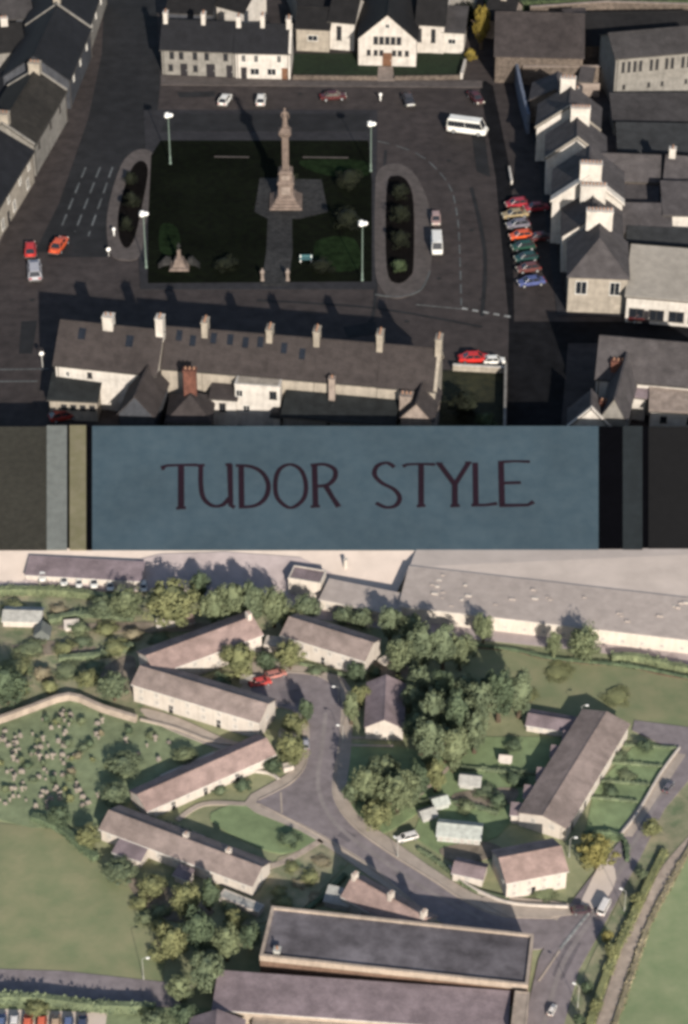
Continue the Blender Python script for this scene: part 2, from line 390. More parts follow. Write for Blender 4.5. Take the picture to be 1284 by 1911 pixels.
def wall_thing(name, label, px, h, th, m, cat='wall', smooth=0, group=None, cap=None):
    """free standing wall along picture points of its foot"""
    px = smooth_px(px, smooth, False) if smooth else px; P = [G(x, y) for x, y in px]; c = P[0].copy(); b = MB()
    L = []; Rr = []
    for k, p in enumerate(P):
        d = (P[min(k+1, len(P)-1)]-P[max(0, k-1)]).normalized(); n = Vector((-d.y, d.x, 0))*th/2; L.append(p-c+n); Rr.append(p-c-n)
    up = Vector((0, 0, h))
    b.rings([[Rr[k], L[k], L[k]+up, Rr[k]+up] for k in range(len(P))])
    o = tag(b.build(name, m), label, cat, group); o.location = c
    if cap:
        r = empty(name, c, 0, label, cat, group); o.parent = r; o.location = (0, 0, 0); o.name = 'wall_body'; r.name = name
        for q in ('label', 'category', 'group'):
            if q in o: del o[q]
        g = MB(); e = Vector((0, 0, h+.1)); f = 1.35
        g.rings([[Rr[k]*1+(Rr[k]-L[k])*.15+up, L[k]+(L[k]-Rr[k])*.15+up, L[k]+(L[k]-Rr[k])*.15+e, Rr[k]+(Rr[k]-L[k])*.15+e] for k in range(len(P))])
        g.build('coping', cap, r); return r
    return o
# ------------------------------------------------------------------ vegetation
CR = {}
def crown_mesh(kind, leaf, seed):
    """unit crown: base at z=0, about 1 wide and 1 tall, hundreds of leaf clumps"""
    key = (kind, leaf, seed)
    if key in CR: return CR[key]
    r = random.Random(seed*13+len(kind)*7); b = MB()
    prof = {'round': (.46, .46, .5), 'tall': (.40, .47, .5), 'cone': (.42, .48, .45), 'bush': (.5, .5, .42)}[kind]
    cl = []
    nC = 44 if kind != 'bush' else 26
    for i in range(nC):
        u = r.uniform(-1, 1); a = r.uniform(0, 2*math.pi); q = math.sqrt(1-u*u); rr = r.uniform(.5, .98)
        wz = 1.0
        if kind == 'cone': wz = max(.25, 1-.62*(u+1)/2*1.25)
        x, y, z = q*math.cos(a)*prof[0]*rr*wz, q*math.sin(a)*prof[0]*rr*wz, prof[2]+u*prof[1]*rr
        cl.append((Vector((x, y, z)), r.uniform(.07, .19)*(.8 if kind in ('tall', 'cone') else 1)))
    for c, cr in cl:
        # a knobbly heart so that the clump is dense inside
        for k in range(84):
            d = Vector((r.gauss(0, 1), r.gauss(0, 1), r.gauss(0, 1))).normalized(); p = c+d*cr*r.uniform(.7, 1.12); 
            n = (d+Vector((r.gauss(0, .28), r.gauss(0, .28), r.gauss(0, .28)))).normalized(); e = n.orthogonal().normalized(); e = Matrix.Rotation(r.uniform(0, 6.28), 3, n) @ e
            g = n.cross(e); w = r.uniform(.012, .026); h = w*r.uniform(1, 1.7)
            b.poly([p-e*w, p-g*h, p+e*w, p+g*h], 0)
    n = 9; core = []
    for i in range(7):
        z = .12+.74*i/6; rr = math.sin(math.pi*(i+.8)/7.6)*prof[0]*.62*(1 if kind != 'cone' else 1-.5*i/6)
        core.append([(rr*(1+r.uniform(-.2, .2))*math.cos(2*math.pi*j/n), rr*(1+r.uniform(-.2, .2))*math.sin(2*math.pi*j/n), z) for j in range(n)])
    b.rings(core)
    me = bpy.data.meshes.new('crown'); me.from_pydata(b.v, [], b.f); me.materials.append(M[leaf]); me.update()
    CR[key] = me; return me
TR = {}
def trunk_mesh(seed):
    if seed in TR: return TR[seed]
    r = random.Random(seed); b = MB()
    b.tube([(0, 0, -.05), (.01, 0, .12), (.0, .015, .35), (.01, 0, .62)], [.055, .038, .028, .012], 7)
    for k in range(5):
        a = k*1.26+r.uniform(0, .6); z = .26+.05*k; b.tube([(0, 0, z), (.13*math.cos(a), .13*math.sin(a), z+.12), (.25*math.cos(a), .25*math.sin(a), z+.2)], [.02, .012, .005], 5)
    TR[seed] = b.mesh('trunk', M['bark']); return TR[seed]
def tree(label, x, y, wpx, hpx, leaf='leaf_green', kind='round', group=None, name='tree', cat='tree', lift=.08):
    p = G(x, y); k = pxm(x, y); w = wpx/k; h = max(.4, (hpx-w*k*sind(y)*.35)/(k*cosd(y))); sd_ = rnd.randrange(4)
    if kind == 'bush': lift = 0
    ro = empty(name, p, rnd.uniform(0, 6.28), label, cat, group)
    c = link('crown' if kind != 'bush' else 'foliage', crown_mesh(kind, leaf, sd_), ro); c.location = (0, 0, h*lift); c.scale = (w*1.05, w*1.05*rnd.uniform(.9, 1.1), h*(1-lift))
    t_ = link('trunk' if kind != 'bush' else 'stem', trunk_mesh(sd_), ro); t_.scale = (h*.9, h*.9, h*.9)
    return ro
def hedge(label, px, h, w, leaf='leaf_mid', cat='hedge', name='hedge', smooth=4, step=.35, group=None, rough_=.25):
    px = smooth_px(px, smooth, False) if smooth else px; P = [G(x, y) for x, y in px]; c = P[0].copy(); b = MB(); L = []
    for k, p in enumerate(P):
        d = (P[min(k+1, len(P)-1)]-P[max(0, k-1)]).normalized(); n = Vector((-d.y, d.x, 0)); L.append((p-c, n))
    b.rings([[p-n*w*.36, p+n*w*.36, p+n*w*.32+Vector((0, 0, h*.8)), p-n*w*.32+Vector((0, 0, h*.8))] for p, n in L])
    for (p, n), (q, n2) in zip(L, L[1:]):
        ln = (q-p).length; cnt = int(ln*(h*2+w)*9/(max(.35, h*.5)))+3; lump = rnd.uniform(1-rough_, 1+rough_)
        for _ in range(cnt):
            t = rnd.random(); o = p.lerp(q, t); a = rnd.uniform(0, math.pi); vz = math.sin(a)**.6
            pos = o+n*math.copysign(abs(math.cos(a))**.7, math.cos(a))*w*.5*lump+Vector((0, 0, h*vz*lump*rnd.uniform(.25, 1)))
            e = Vector((rnd.gauss(0, 1), rnd.gauss(0, 1), rnd.gauss(0, 1))).normalized(); g = e.orthogonal().normalized(); s_ = rnd.uniform(.09, .2)*max(.6, h*.6)
            b.poly([pos-e*s_, pos-g*s_, pos+e*s_, pos+g*s_])
    me = bpy.data.meshes.new(name); me.from_pydata(b.v, [], b.f); me.materials.append(M[leaf]); me.update()
    o = link(name, me); o.location = c; tag(o, label, cat, group); return o
# ------------------------------------------------------------------ vehicles
def paint(name, col, rough=.35):
    k = 'paint_'+name
    if k not in MATS:
        mat(k, col, .12, 1.5, rough=rough, spec=.5, big=.6)
    return MATS[k]
dm('tyre', (.015, .015, .015), .2, 5); dm('rim', (.25, .25, .25), .2, 5, rough=.4); dm('lamp_glass', (.55, .53, .45), .1, 5, rough=.2, spec=.6)
dm('tail_glass', (.25, .01, .01), .1, 5, rough=.3); dm('car_glass', (.02, .022, .026), .15, 2, rough=.08, spec=.6)
KIND = {   # length, width, stations of the side view: (x, belt z) ; cabin (x0 low, x0 top, x1 top, x1 low), roof z
 'saloon': (4.3, 1.65, [(-2.15, .55), (-2.05, .78), (-1.15, .86), (1.3, .88), (2.05, .84), (2.15, .6)], (-1.25, -.55, .85, 1.5), 1.38),
 'hatch': (3.8, 1.6, [(-1.9, .55), (-1.82, .78), (-1.0, .88), (1.5, .9), (1.84, .86), (1.9, .6)], (-1.1, -.45, 1.2, 1.78), 1.42),
 'estate': (4.4, 1.66, [(-2.2, .55), (-2.1, .78), (-1.15, .88), (1.8, .9), (2.14, .88), (2.2, .6)], (-1.25, -.55, 1.75, 2.08), 1.42),
 'van': (5.4, 1.9, [(-2.7, .55), (-2.62, .95), (-2.2, 1.15), (2.4, 1.2), (2.66, 1.2), (2.7, .6)], (-2.3, -1.75, 2.55, 2.64), 2.15),
 'minibus': (6.6, 2.05, [(-3.3, .55), (-3.2, 1.0), (-2.75, 1.2), (3.0, 1.25), (3.26, 1.25), (3.3, .6)], (-2.8, -2.2, 3.1, 3.24), 2.5)}
CARM = {}
def car_meshes(kind):
    if kind in CARM: return CARM[kind]
    Ln, Wd, st, cb, zr = KIND[kind]; hw = Wd/2; b = MB()
    rs = []
    for x, z in st:
        e = .12 if abs(x) > Ln/2-.12 else 0; y = hw-e
        rs.append([(x, -y+.06, .28), (x, y-.06, .28), (x, y, .5), (x, y-.03, z-.08), (x, y-.16, z), (x, -y+.16, z), (x, -y+.03, z-.08), (x, -y, .5)])
    b.rings(rs)
    zb = st[2][1]; a0, a1, a2, a3 = cb; i = .16*(1 if zr < 1.6 else .5); tw = hw-.10-i
    # roof panel and pillars
    b.rings([[(a1, -tw, zr-.05), (a2, -tw, zr-.05), (a2, tw, zr-.05), (a1, tw, zr-.05)], [(a1+.1, -tw+.1, zr), (a2-.1, -tw+.1, zr), (a2-.1, tw-.1, zr), (a1+.1, tw-.1, zr)]])
    for sy in (-1, 1):
        for (xa, xb) in ((a0, a1), (a3, a2), ((a0+a3)/2-.05, (a1+a2)/2-.05)):
            b.tube([(xa, sy*(hw-.1), zb-.02), (xb, sy*tw, zr-.03)], .045, 5)
    if kind in ('van', 'minibus'):       # upper side panels above the glass line
        for sy in (-1, 1): b.box(a1, a2, sy*tw-.02, sy*tw+.02, zr-.32, zr-.03)
    body = b.mesh('body', M['rim'])
    def quad(pts, th=.02):
        m_ = MB(); n = (Vector(pts[1])-Vector(pts[0])).cross(Vector(pts[2])-Vector(pts[0])).normalized()*th
        m_.rings([[Vector(p)-n for p in pts], [Vector(p)+n for p in pts]]); return m_
    y0 = hw-.13; z0 = zb-.01; z1 = zr-.06
    ws = quad([(a0+.02, -y0, z0), (a0+.02, y0, z0), (a1, tw-.02, z1), (a1, -tw+.02, z1)]).mesh('windscreen', M['car_glass'])
    rw = quad([(a3-.02, y0, z0), (a3-.02, -y0, z0), (a2, -tw+.02, z1), (a2, tw-.02, z1)]).mesh('rear_window', M['car_glass'])
    sw = []
    for sy in (-1, 1):
        m_ = MB(); nseg = 5 if kind == 'minibus' else 3 if kind == 'van' else 2
        for k in range(nseg):
            f0, f1 = (k+.04)/nseg, (k+.96)/nseg; lo = lambda f: a0+.1+(a3-a0-.2)*f; up = lambda f: a1+.05+(a2-a1-.1)*f
            zt = z1-(.28 if kind in ('van', 'minibus') else 0); g = (zt-z0)/(z1-z0); yy = y0*(1-g)+tw*g
            p = [(lo(f0), sy*(y0+.02), z0+.02), (lo(f1), sy*(y0+.02), z0+.02), (lo(f1)*(1-g)+up(f1)*g, sy*(yy+.02), zt), (lo(f0)*(1-g)+up(f0)*g, sy*(yy+.02), zt)]
            m_.rings([[Vector(q)-Vector((0, .02, 0)) for q in p], [Vector(q)+Vector((0, .02, 0)) for q in p]])
        sw.append(m_.mesh('side_window', M['car_glass']))
    wh = MB(); rad = .31 if zr < 1.6 else .36; n = 14
    wh.rings([[(rad*f*math.cos(2*math.pi*j/n), y, rad+rad*f*math.sin(2*math.pi*j/n)) for j in range(n)] for f, y in ((.7, -.11), (1, -.08), (1, .08), (.7, .11))])
    rim = MB(); rim.rings([[(rad*.62*f*math.cos(2*math.pi*j/n), y, rad+rad*.62*f*math.sin(2*math.pi*j/n)) for j in range(n)] for f, y in ((1, -.13), (1, .13))])
    hl = MB(); hl.rings([[(-.03, -.17, -.07), (-.03, .17, -.07), (-.03, .17, .08), (-.03, -.17, .08)], [(.05, -.17, -.07), (.05, .17, -.07), (.05, .17, .08), (.05, -.17, .08)]])
    bp = MB(); bp.box(-.09, .09, -hw+.05, hw-.05, .34, .5)
    CARM[kind] = dict(body=body, ws=ws, rw=rw, sw=sw, wheel=wh.mesh('wheel', M['tyre']), rim=rim.mesh('rim', M['rim']),
                      hl=hl.mesh('headlight', M['lamp_glass']), tl=hl.mesh('tail_light', M['tail_glass']), bp=bp.mesh('bumper', M['frame_dark']), L=Ln, W=Wd)
    return CARM[kind]
def car(label, x, y, deg, pt, kind='saloon', s=1.0, group=None, cat='car', z=0.1, name='parked_car'):
    """deg: where the bonnet points, 0 = right, 90 = away"""
    d = car_meshes(kind); r = empty(name, G(x, y, z), R(deg)+math.pi, label, cat, group); r.scale = (s, s, s)
    b = link('body', d['body'], r); b.material_slots[0].link = 'OBJECT'; b.material_slots[0].material = pt
    link('windscreen', d['ws'], r); link('rear_window', d['rw'], r)
    for m_ in d['sw']: link('side_window', m_, r)
    L2, W2 = d['L']/2, d['W']/2
    for sx in (-1, 1):
        for sy in (-1, 1):
            w = link('wheel', d['wheel'], r); w.location = (sx*L2*.63, sy*(W2-.07), 0); q = link('rim', d['rim'], w)
        o = link('bumper', d['bp'], r); o.location = (sx*L2, 0, 0)
    for sy in (-1, 1):
        o = link('headlight', d['hl'], r); o.location = (-L2, sy*(W2-.3), .66)
        o = link('tail_light', d['tl'], r); o.location = (L2, sy*(W2-.3), .7)
    return r
# ================================================================== GROUND
b = MB(); b.solid([(-4000, -300, 0), (4000, -300, 0), (4000, 7000, 0), (-4000, 7000, 0)], 2); tag(b.build('ground', M['estate_grass']), kind='structure')
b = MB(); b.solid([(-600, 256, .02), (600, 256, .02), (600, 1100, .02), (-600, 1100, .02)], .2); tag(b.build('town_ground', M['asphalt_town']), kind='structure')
dm('metal_blue', (.10, .115, .15), .3, .8, kind='plaster')
dm('slate_umber', (.026, .023, .019), .35, .7, kind='brick', bs=(.5, .3), rough=.9)
dm('square_green', (.010, .018, .007), .5, .8, bump=.3, spec=.02)
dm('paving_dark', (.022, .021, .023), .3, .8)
# ================================================================== TOWN SETTING
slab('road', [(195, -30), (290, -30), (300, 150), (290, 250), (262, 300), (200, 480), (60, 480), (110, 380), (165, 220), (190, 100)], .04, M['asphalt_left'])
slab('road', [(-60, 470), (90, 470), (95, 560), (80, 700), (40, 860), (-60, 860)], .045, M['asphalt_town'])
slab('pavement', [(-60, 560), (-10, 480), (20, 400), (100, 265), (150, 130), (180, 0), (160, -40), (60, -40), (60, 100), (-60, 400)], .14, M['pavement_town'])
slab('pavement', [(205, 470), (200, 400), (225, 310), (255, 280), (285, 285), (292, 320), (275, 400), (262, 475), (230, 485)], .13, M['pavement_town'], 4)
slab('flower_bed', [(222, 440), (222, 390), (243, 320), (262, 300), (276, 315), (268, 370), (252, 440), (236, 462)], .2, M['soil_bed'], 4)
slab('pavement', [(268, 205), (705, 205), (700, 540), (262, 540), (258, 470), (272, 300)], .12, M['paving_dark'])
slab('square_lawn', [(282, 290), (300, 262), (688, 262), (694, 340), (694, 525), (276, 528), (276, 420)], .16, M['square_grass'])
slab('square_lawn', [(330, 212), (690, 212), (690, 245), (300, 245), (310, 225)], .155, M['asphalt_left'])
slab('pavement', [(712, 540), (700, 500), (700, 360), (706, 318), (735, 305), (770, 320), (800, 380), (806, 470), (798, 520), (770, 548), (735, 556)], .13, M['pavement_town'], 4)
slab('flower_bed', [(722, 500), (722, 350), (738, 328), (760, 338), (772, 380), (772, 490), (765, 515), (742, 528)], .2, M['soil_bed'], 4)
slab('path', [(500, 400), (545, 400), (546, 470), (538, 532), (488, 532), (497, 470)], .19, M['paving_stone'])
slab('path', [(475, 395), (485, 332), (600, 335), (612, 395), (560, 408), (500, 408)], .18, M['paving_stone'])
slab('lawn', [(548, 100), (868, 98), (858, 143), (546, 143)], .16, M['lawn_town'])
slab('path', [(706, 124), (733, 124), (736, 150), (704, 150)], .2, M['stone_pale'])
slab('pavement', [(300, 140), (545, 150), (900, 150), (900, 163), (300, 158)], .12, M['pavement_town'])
slab('road', [(905, 150), (920, 160), (955, 330), (960, 600), (1300, 600), (1300, 640), (1060, 640), (1040, 880), (945, 880), (950, 600), (925, 330), (895, 160)], .05, M['asphalt_shaded'])
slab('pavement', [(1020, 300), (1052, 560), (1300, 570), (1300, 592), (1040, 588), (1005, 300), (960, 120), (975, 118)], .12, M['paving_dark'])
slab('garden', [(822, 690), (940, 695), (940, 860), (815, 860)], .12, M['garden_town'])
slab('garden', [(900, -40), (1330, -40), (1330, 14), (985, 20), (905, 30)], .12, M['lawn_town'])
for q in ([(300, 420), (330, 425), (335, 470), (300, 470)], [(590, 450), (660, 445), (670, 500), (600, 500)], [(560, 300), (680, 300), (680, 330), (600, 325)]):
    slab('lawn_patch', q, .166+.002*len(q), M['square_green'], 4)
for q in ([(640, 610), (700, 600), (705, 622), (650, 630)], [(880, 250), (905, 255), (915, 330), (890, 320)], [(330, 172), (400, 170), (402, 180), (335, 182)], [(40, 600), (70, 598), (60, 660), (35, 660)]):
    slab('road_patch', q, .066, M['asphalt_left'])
dm('iron_cover', (.018, .018, .018), .3, 2)
for x, y in ((838, 300), (880, 430), (820, 520), (560, 175), (400, 172), (150, 380), (60, 560), (900, 560), (760, 600)):
    c_ = G(x, y, .09); b = MB(); b.lathe([(.38, .0), (.38, .012)], 12); o = b.build('manhole', M['iron_cover']); o.location = c_; tag(o, kind='structure')
strip('road_patch', [(720, 280), (700, 560), (690, 600)], .5, .068, M['asphalt_left'])
strip('road_patch', [(900, 590), (905, 470), (880, 350)], .6, .068, M['asphalt_left'])
strip('road_patch', [(480, 560), (700, 575), (900, 610)], .5, .068, M['asphalt_left'])
# painted markings
strip('road_marking', [(700, 262), (750, 275), (795, 297), (838, 345), (853, 400), (858, 470), (861, 570)], .22, .07, M['road_paint_worn'], dash=(2.6, 1.3))
strip('road_marking', [(776, 568), (860, 576)], .14, .07, M['road_paint_worn'], 0)
strip('road_marking', [(862, 575), (958, 592)], .45, .075, M['road_paint'], 0, dash=(.9, .7))
strip('road_marking', [(700, 549), (745, 553), (785, 540), (803, 505)], .2, .15, M['road_paint_worn'])
for q in ([(160, 312), (116, 420)], [(187, 312), (140, 432)], [(210, 312), (165, 440)]):
    strip('road_marking', q, .28, .07, M['road_paint_worn'], 0, dash=(3.4, 1.8))
strip('road_marking', [(-40, 690), (92, 688)], .25, .075, M['road_paint_worn'], 0)
strip('road_marking', [(-40, 712), (70, 711)], .25, .075, M['road_paint_worn'], 0)
for q in ([(400, 292), (465, 293)], [(565, 293), (650, 294)]): strip('kerb_line', q, .3, .2, M['pavement_town'], 0)
# ================================================================== TOWN BUILDINGS
W = lambda f, us, z, w=.9, h=1.3, *a: [(f, u, z, w, h)+a for u in us]
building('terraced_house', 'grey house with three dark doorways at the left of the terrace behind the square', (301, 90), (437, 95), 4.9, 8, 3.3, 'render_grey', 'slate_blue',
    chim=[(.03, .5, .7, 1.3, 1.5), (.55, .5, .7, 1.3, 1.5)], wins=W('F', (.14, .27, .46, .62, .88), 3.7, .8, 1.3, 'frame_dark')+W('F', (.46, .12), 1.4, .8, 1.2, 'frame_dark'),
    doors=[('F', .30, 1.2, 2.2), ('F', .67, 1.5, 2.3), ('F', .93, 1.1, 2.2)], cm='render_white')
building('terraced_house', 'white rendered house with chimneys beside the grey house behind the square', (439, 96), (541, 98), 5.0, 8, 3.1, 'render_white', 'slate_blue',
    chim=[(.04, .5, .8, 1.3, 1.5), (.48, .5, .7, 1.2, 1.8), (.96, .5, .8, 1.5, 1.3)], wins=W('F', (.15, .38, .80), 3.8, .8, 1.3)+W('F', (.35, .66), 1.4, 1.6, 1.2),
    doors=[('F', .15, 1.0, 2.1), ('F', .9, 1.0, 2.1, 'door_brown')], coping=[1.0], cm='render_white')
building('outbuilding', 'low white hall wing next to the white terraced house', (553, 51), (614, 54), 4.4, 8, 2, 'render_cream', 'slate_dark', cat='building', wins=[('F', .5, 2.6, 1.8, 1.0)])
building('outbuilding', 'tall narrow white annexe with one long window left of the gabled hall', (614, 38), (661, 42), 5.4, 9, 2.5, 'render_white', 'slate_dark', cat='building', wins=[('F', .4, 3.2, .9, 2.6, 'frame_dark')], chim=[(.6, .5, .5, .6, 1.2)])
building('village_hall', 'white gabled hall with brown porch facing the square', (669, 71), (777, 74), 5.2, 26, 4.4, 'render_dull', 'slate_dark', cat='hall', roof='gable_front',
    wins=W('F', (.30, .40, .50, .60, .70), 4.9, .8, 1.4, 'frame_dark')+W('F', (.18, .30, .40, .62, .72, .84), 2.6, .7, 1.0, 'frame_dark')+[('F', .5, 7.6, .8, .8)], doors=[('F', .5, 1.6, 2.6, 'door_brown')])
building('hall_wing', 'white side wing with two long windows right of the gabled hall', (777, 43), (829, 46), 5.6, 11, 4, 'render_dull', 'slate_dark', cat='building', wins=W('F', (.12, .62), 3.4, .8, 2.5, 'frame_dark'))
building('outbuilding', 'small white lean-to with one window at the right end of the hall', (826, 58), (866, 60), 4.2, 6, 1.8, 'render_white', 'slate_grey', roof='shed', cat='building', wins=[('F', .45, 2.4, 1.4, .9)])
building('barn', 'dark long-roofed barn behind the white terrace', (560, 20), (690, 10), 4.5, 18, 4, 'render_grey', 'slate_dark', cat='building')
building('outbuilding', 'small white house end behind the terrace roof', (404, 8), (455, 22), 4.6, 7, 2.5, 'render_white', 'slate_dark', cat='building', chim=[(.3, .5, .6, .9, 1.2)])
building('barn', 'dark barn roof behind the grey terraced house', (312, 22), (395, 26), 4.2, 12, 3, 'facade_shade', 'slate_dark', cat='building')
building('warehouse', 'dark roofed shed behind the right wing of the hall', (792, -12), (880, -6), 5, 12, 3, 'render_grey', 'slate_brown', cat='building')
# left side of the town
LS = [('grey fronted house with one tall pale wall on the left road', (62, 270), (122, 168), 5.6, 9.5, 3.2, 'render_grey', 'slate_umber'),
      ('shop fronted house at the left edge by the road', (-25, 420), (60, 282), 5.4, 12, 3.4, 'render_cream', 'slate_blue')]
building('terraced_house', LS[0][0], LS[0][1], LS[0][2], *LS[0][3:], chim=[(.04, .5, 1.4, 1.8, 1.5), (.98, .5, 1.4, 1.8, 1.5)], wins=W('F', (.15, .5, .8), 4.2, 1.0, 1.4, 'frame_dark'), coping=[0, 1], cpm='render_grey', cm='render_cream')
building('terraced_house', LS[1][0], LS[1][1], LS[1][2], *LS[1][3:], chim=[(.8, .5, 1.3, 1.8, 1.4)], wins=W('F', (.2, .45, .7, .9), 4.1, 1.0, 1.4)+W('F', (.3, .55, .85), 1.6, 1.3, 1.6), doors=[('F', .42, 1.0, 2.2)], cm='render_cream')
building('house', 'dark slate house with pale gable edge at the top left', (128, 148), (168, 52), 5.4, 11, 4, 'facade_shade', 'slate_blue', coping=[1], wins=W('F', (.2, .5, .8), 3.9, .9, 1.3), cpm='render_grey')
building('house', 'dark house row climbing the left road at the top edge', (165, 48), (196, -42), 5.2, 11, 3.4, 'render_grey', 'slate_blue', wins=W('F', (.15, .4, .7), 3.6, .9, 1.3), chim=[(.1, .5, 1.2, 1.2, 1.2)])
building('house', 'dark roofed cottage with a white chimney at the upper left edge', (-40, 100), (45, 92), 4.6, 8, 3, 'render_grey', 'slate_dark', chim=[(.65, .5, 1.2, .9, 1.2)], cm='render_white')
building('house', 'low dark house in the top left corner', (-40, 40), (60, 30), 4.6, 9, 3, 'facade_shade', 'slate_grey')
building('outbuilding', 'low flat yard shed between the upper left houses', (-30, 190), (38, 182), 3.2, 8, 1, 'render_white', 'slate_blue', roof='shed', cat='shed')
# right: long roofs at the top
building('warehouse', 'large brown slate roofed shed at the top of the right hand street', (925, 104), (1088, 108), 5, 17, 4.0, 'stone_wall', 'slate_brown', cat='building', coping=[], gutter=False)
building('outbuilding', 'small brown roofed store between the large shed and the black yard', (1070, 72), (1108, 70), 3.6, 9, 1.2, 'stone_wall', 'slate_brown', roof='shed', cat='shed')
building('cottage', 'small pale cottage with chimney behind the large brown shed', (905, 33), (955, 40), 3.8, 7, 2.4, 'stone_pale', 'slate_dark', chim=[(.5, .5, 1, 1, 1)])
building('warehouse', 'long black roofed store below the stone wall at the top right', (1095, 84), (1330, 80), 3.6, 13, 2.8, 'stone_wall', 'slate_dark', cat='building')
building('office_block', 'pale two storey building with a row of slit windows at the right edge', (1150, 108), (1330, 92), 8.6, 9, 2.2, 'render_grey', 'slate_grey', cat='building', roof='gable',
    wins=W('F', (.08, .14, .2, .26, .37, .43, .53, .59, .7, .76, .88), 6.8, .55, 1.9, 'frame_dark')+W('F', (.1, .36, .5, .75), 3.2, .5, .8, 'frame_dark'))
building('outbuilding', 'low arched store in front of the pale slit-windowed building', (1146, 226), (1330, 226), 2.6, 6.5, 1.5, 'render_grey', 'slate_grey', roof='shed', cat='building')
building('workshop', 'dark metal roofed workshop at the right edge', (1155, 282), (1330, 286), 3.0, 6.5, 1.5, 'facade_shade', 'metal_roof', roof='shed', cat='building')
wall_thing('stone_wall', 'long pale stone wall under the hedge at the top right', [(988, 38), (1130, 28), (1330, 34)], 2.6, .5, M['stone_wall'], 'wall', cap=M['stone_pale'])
wall_thing('stone_wall', 'rough stone yard wall below the large brown shed', [(974, 158), (1122, 158)], 3.4, .5, M['stone_wall'], 'wall', cap=M['stone_pale'])
wall_thing('garden_wall', 'low stone wall with pillars along the hall lawn', [(546, 148), (704, 150)], .8, .35, M['stone_wall'], 'wall')
wall_thing('garden_wall', 'low stone wall from the hall path to the yellow bush', [(736, 150), (858, 148)], .8, .35, M['stone_wall'], 'wall')
wall_thing('garden_wall', 'white gate pier wall beside the yellow bush', [(861, 148), (868, 122)], 1.2, .4, M['render_white'], 'wall')
# right hand terrace, running away from the camera
def street(lbl, fl, fr, bl, he, D, rise, wm, rm, roof='gable_front', **k):
    return building('street_house', lbl, fl, fr, he, D, rise, wm, rm, roof=roof, **k)
street('nearest street house with hipped roof and two white shuttered windows', (1062, 514), (1172, 518), 0, 6.2, 10, 3.8, 'render_cream', 'slate_mauve', 'hip_near',
    wins=[('F', .22, 4.3, 1.7, 2.1, 'frame_white'), ('F', .79, 4.3, 1.5, 2.1, 'frame_white')], chim=[(.5, .93, 3.8, 1.3, 1.8)], cm='render_white', cpm='render_white')
street('street house with broad white chimney behind the hipped corner house', (1050, 440), (1160, 444), 0, 6.2, 8.5, 3.2, 'render_white', 'slate_mauve', chim=[(.5, .80, 3.8, 1.2, 1.7)], cm='render_white')
street('street house with a white gable parapet in the middle of the right terrace', (1031, 372), (1162, 378), 0, 7.6, 9.5, 4.2, 'render_white', 'slate_mauve', coping=[0.0], chim=[(.52, .02, 3.2, 1.4, 2.2)], cm='render_white', cpw=.75)
street('street house with a dark near slope above the white gable parapet', (1020, 296), (1130, 300), 0, 6.4, 8.0, 3.6, 'render_white', 'slate_mauve', chim=[(.55, .93, 3.0, 1.2, 2.0)], cm='render_white', coping=[0.0], cpm='render_cream')
street('street house with white chimney near the far end of the right terrace', (1002, 238), (1118, 244), 0, 6.0, 8.0, 3.8, 'render_white', 'slate_mauve', 'gable_front', chim=[(.45, .95, 2.4, 1.2, 1.8)], cm='render_white', coping=[0.0], cpm='render_cream')
street('last small street house below the stone yard wall', (990, 186), (1080, 192), 0, 4.4, 6, 2.2, 'stone_wall', 'slate_mauve', 'gable_front', chim=[(.85, .3, 2.0, 1.0, 1.0)], cm='render_white')
wall_thing('yard_wall', 'tall blue grey wall continuing the right terrace to the far end of the street', [(985, 250), (972, 200), (962, 150)], 3.6, .5, M['metal_blue'], 'wall')
wall_thing('yard_wall', 'stone cross wall in the yard behind the last street house', [(1008, 190), (1060, 178), (1118, 180)], 2.4, .4, M['stone_pale'], 'wall')
building('outbuilding', 'small white store in the yard below the stone wall', (1082, 150), (1104, 152), 2.6, 3, .8, 'render_white', 'slate_mauve', roof='shed', cat='shed')
# wings behind the terrace
building('outbuilding', 'brown slate wing behind the white parapet house', (1122, 333), (1229, 337), 4.6, 6, 2.6, 'stone_wall', 'slate_mauve', cat='building', wins=W('F', (.5,), 2.6, .9, 1.1, 'frame_dark'))
building('outbuilding', 'square brown lean-to below the slate wing', (1160, 374), (1226, 378), 3.0, 6, 1.1, 'stone_pale', 'slate_mauve', roof='shed', cat='building')
building('outbuilding', 'brown slate roof at the right edge behind the wing', (1240, 345), (1330, 352), 4.6, 9, 2.6, 'render_grey', 'slate_mauve', cat='building', chim=[(.1, .5, 1, 1, 1.4)], cm='render_white')
building('outbuilding', 'white walled annexe with dark slate roof behind the pale sloping roof', (1165, 432), (1252, 434), 3.6, 5, 1.8, 'render_white', 'slate_mauve', cat='building', roof='shed')
building('outbuilding', 'white building end at the right edge above the pale roof', (1240, 400), (1340, 402), 5.0, 7, 1.6, 'render_white', 'slate_mauve', cat='building', roof='shed')
building('outbuilding', 'low grey glazed lean-to above the pale sloping roof', (1172, 452), (1340, 462), 3.2, 3, .8, 'metal_roof', 'metal_roof', roof='shed', cat='building')
building('shop', 'large pale sloping roof over the shop on the side street', (1170, 552), (1340, 566), 4.4, 11, 1.9, 'render_white', 'roof_pale', roof='shed', cat='building',
    wins=W('F', (.12, .34, .56, .78), 1.6, 2.2, 1.7, 'frame_dark'), doors=[('F', .23, 1.1, 2.2)])
wall_thing('yard_wall', 'rounded white wall end on the street side of the parapet house', [(1032, 405), (1052, 392), (1062, 396)], 3.0, .5, M['render_white'], 'wall')
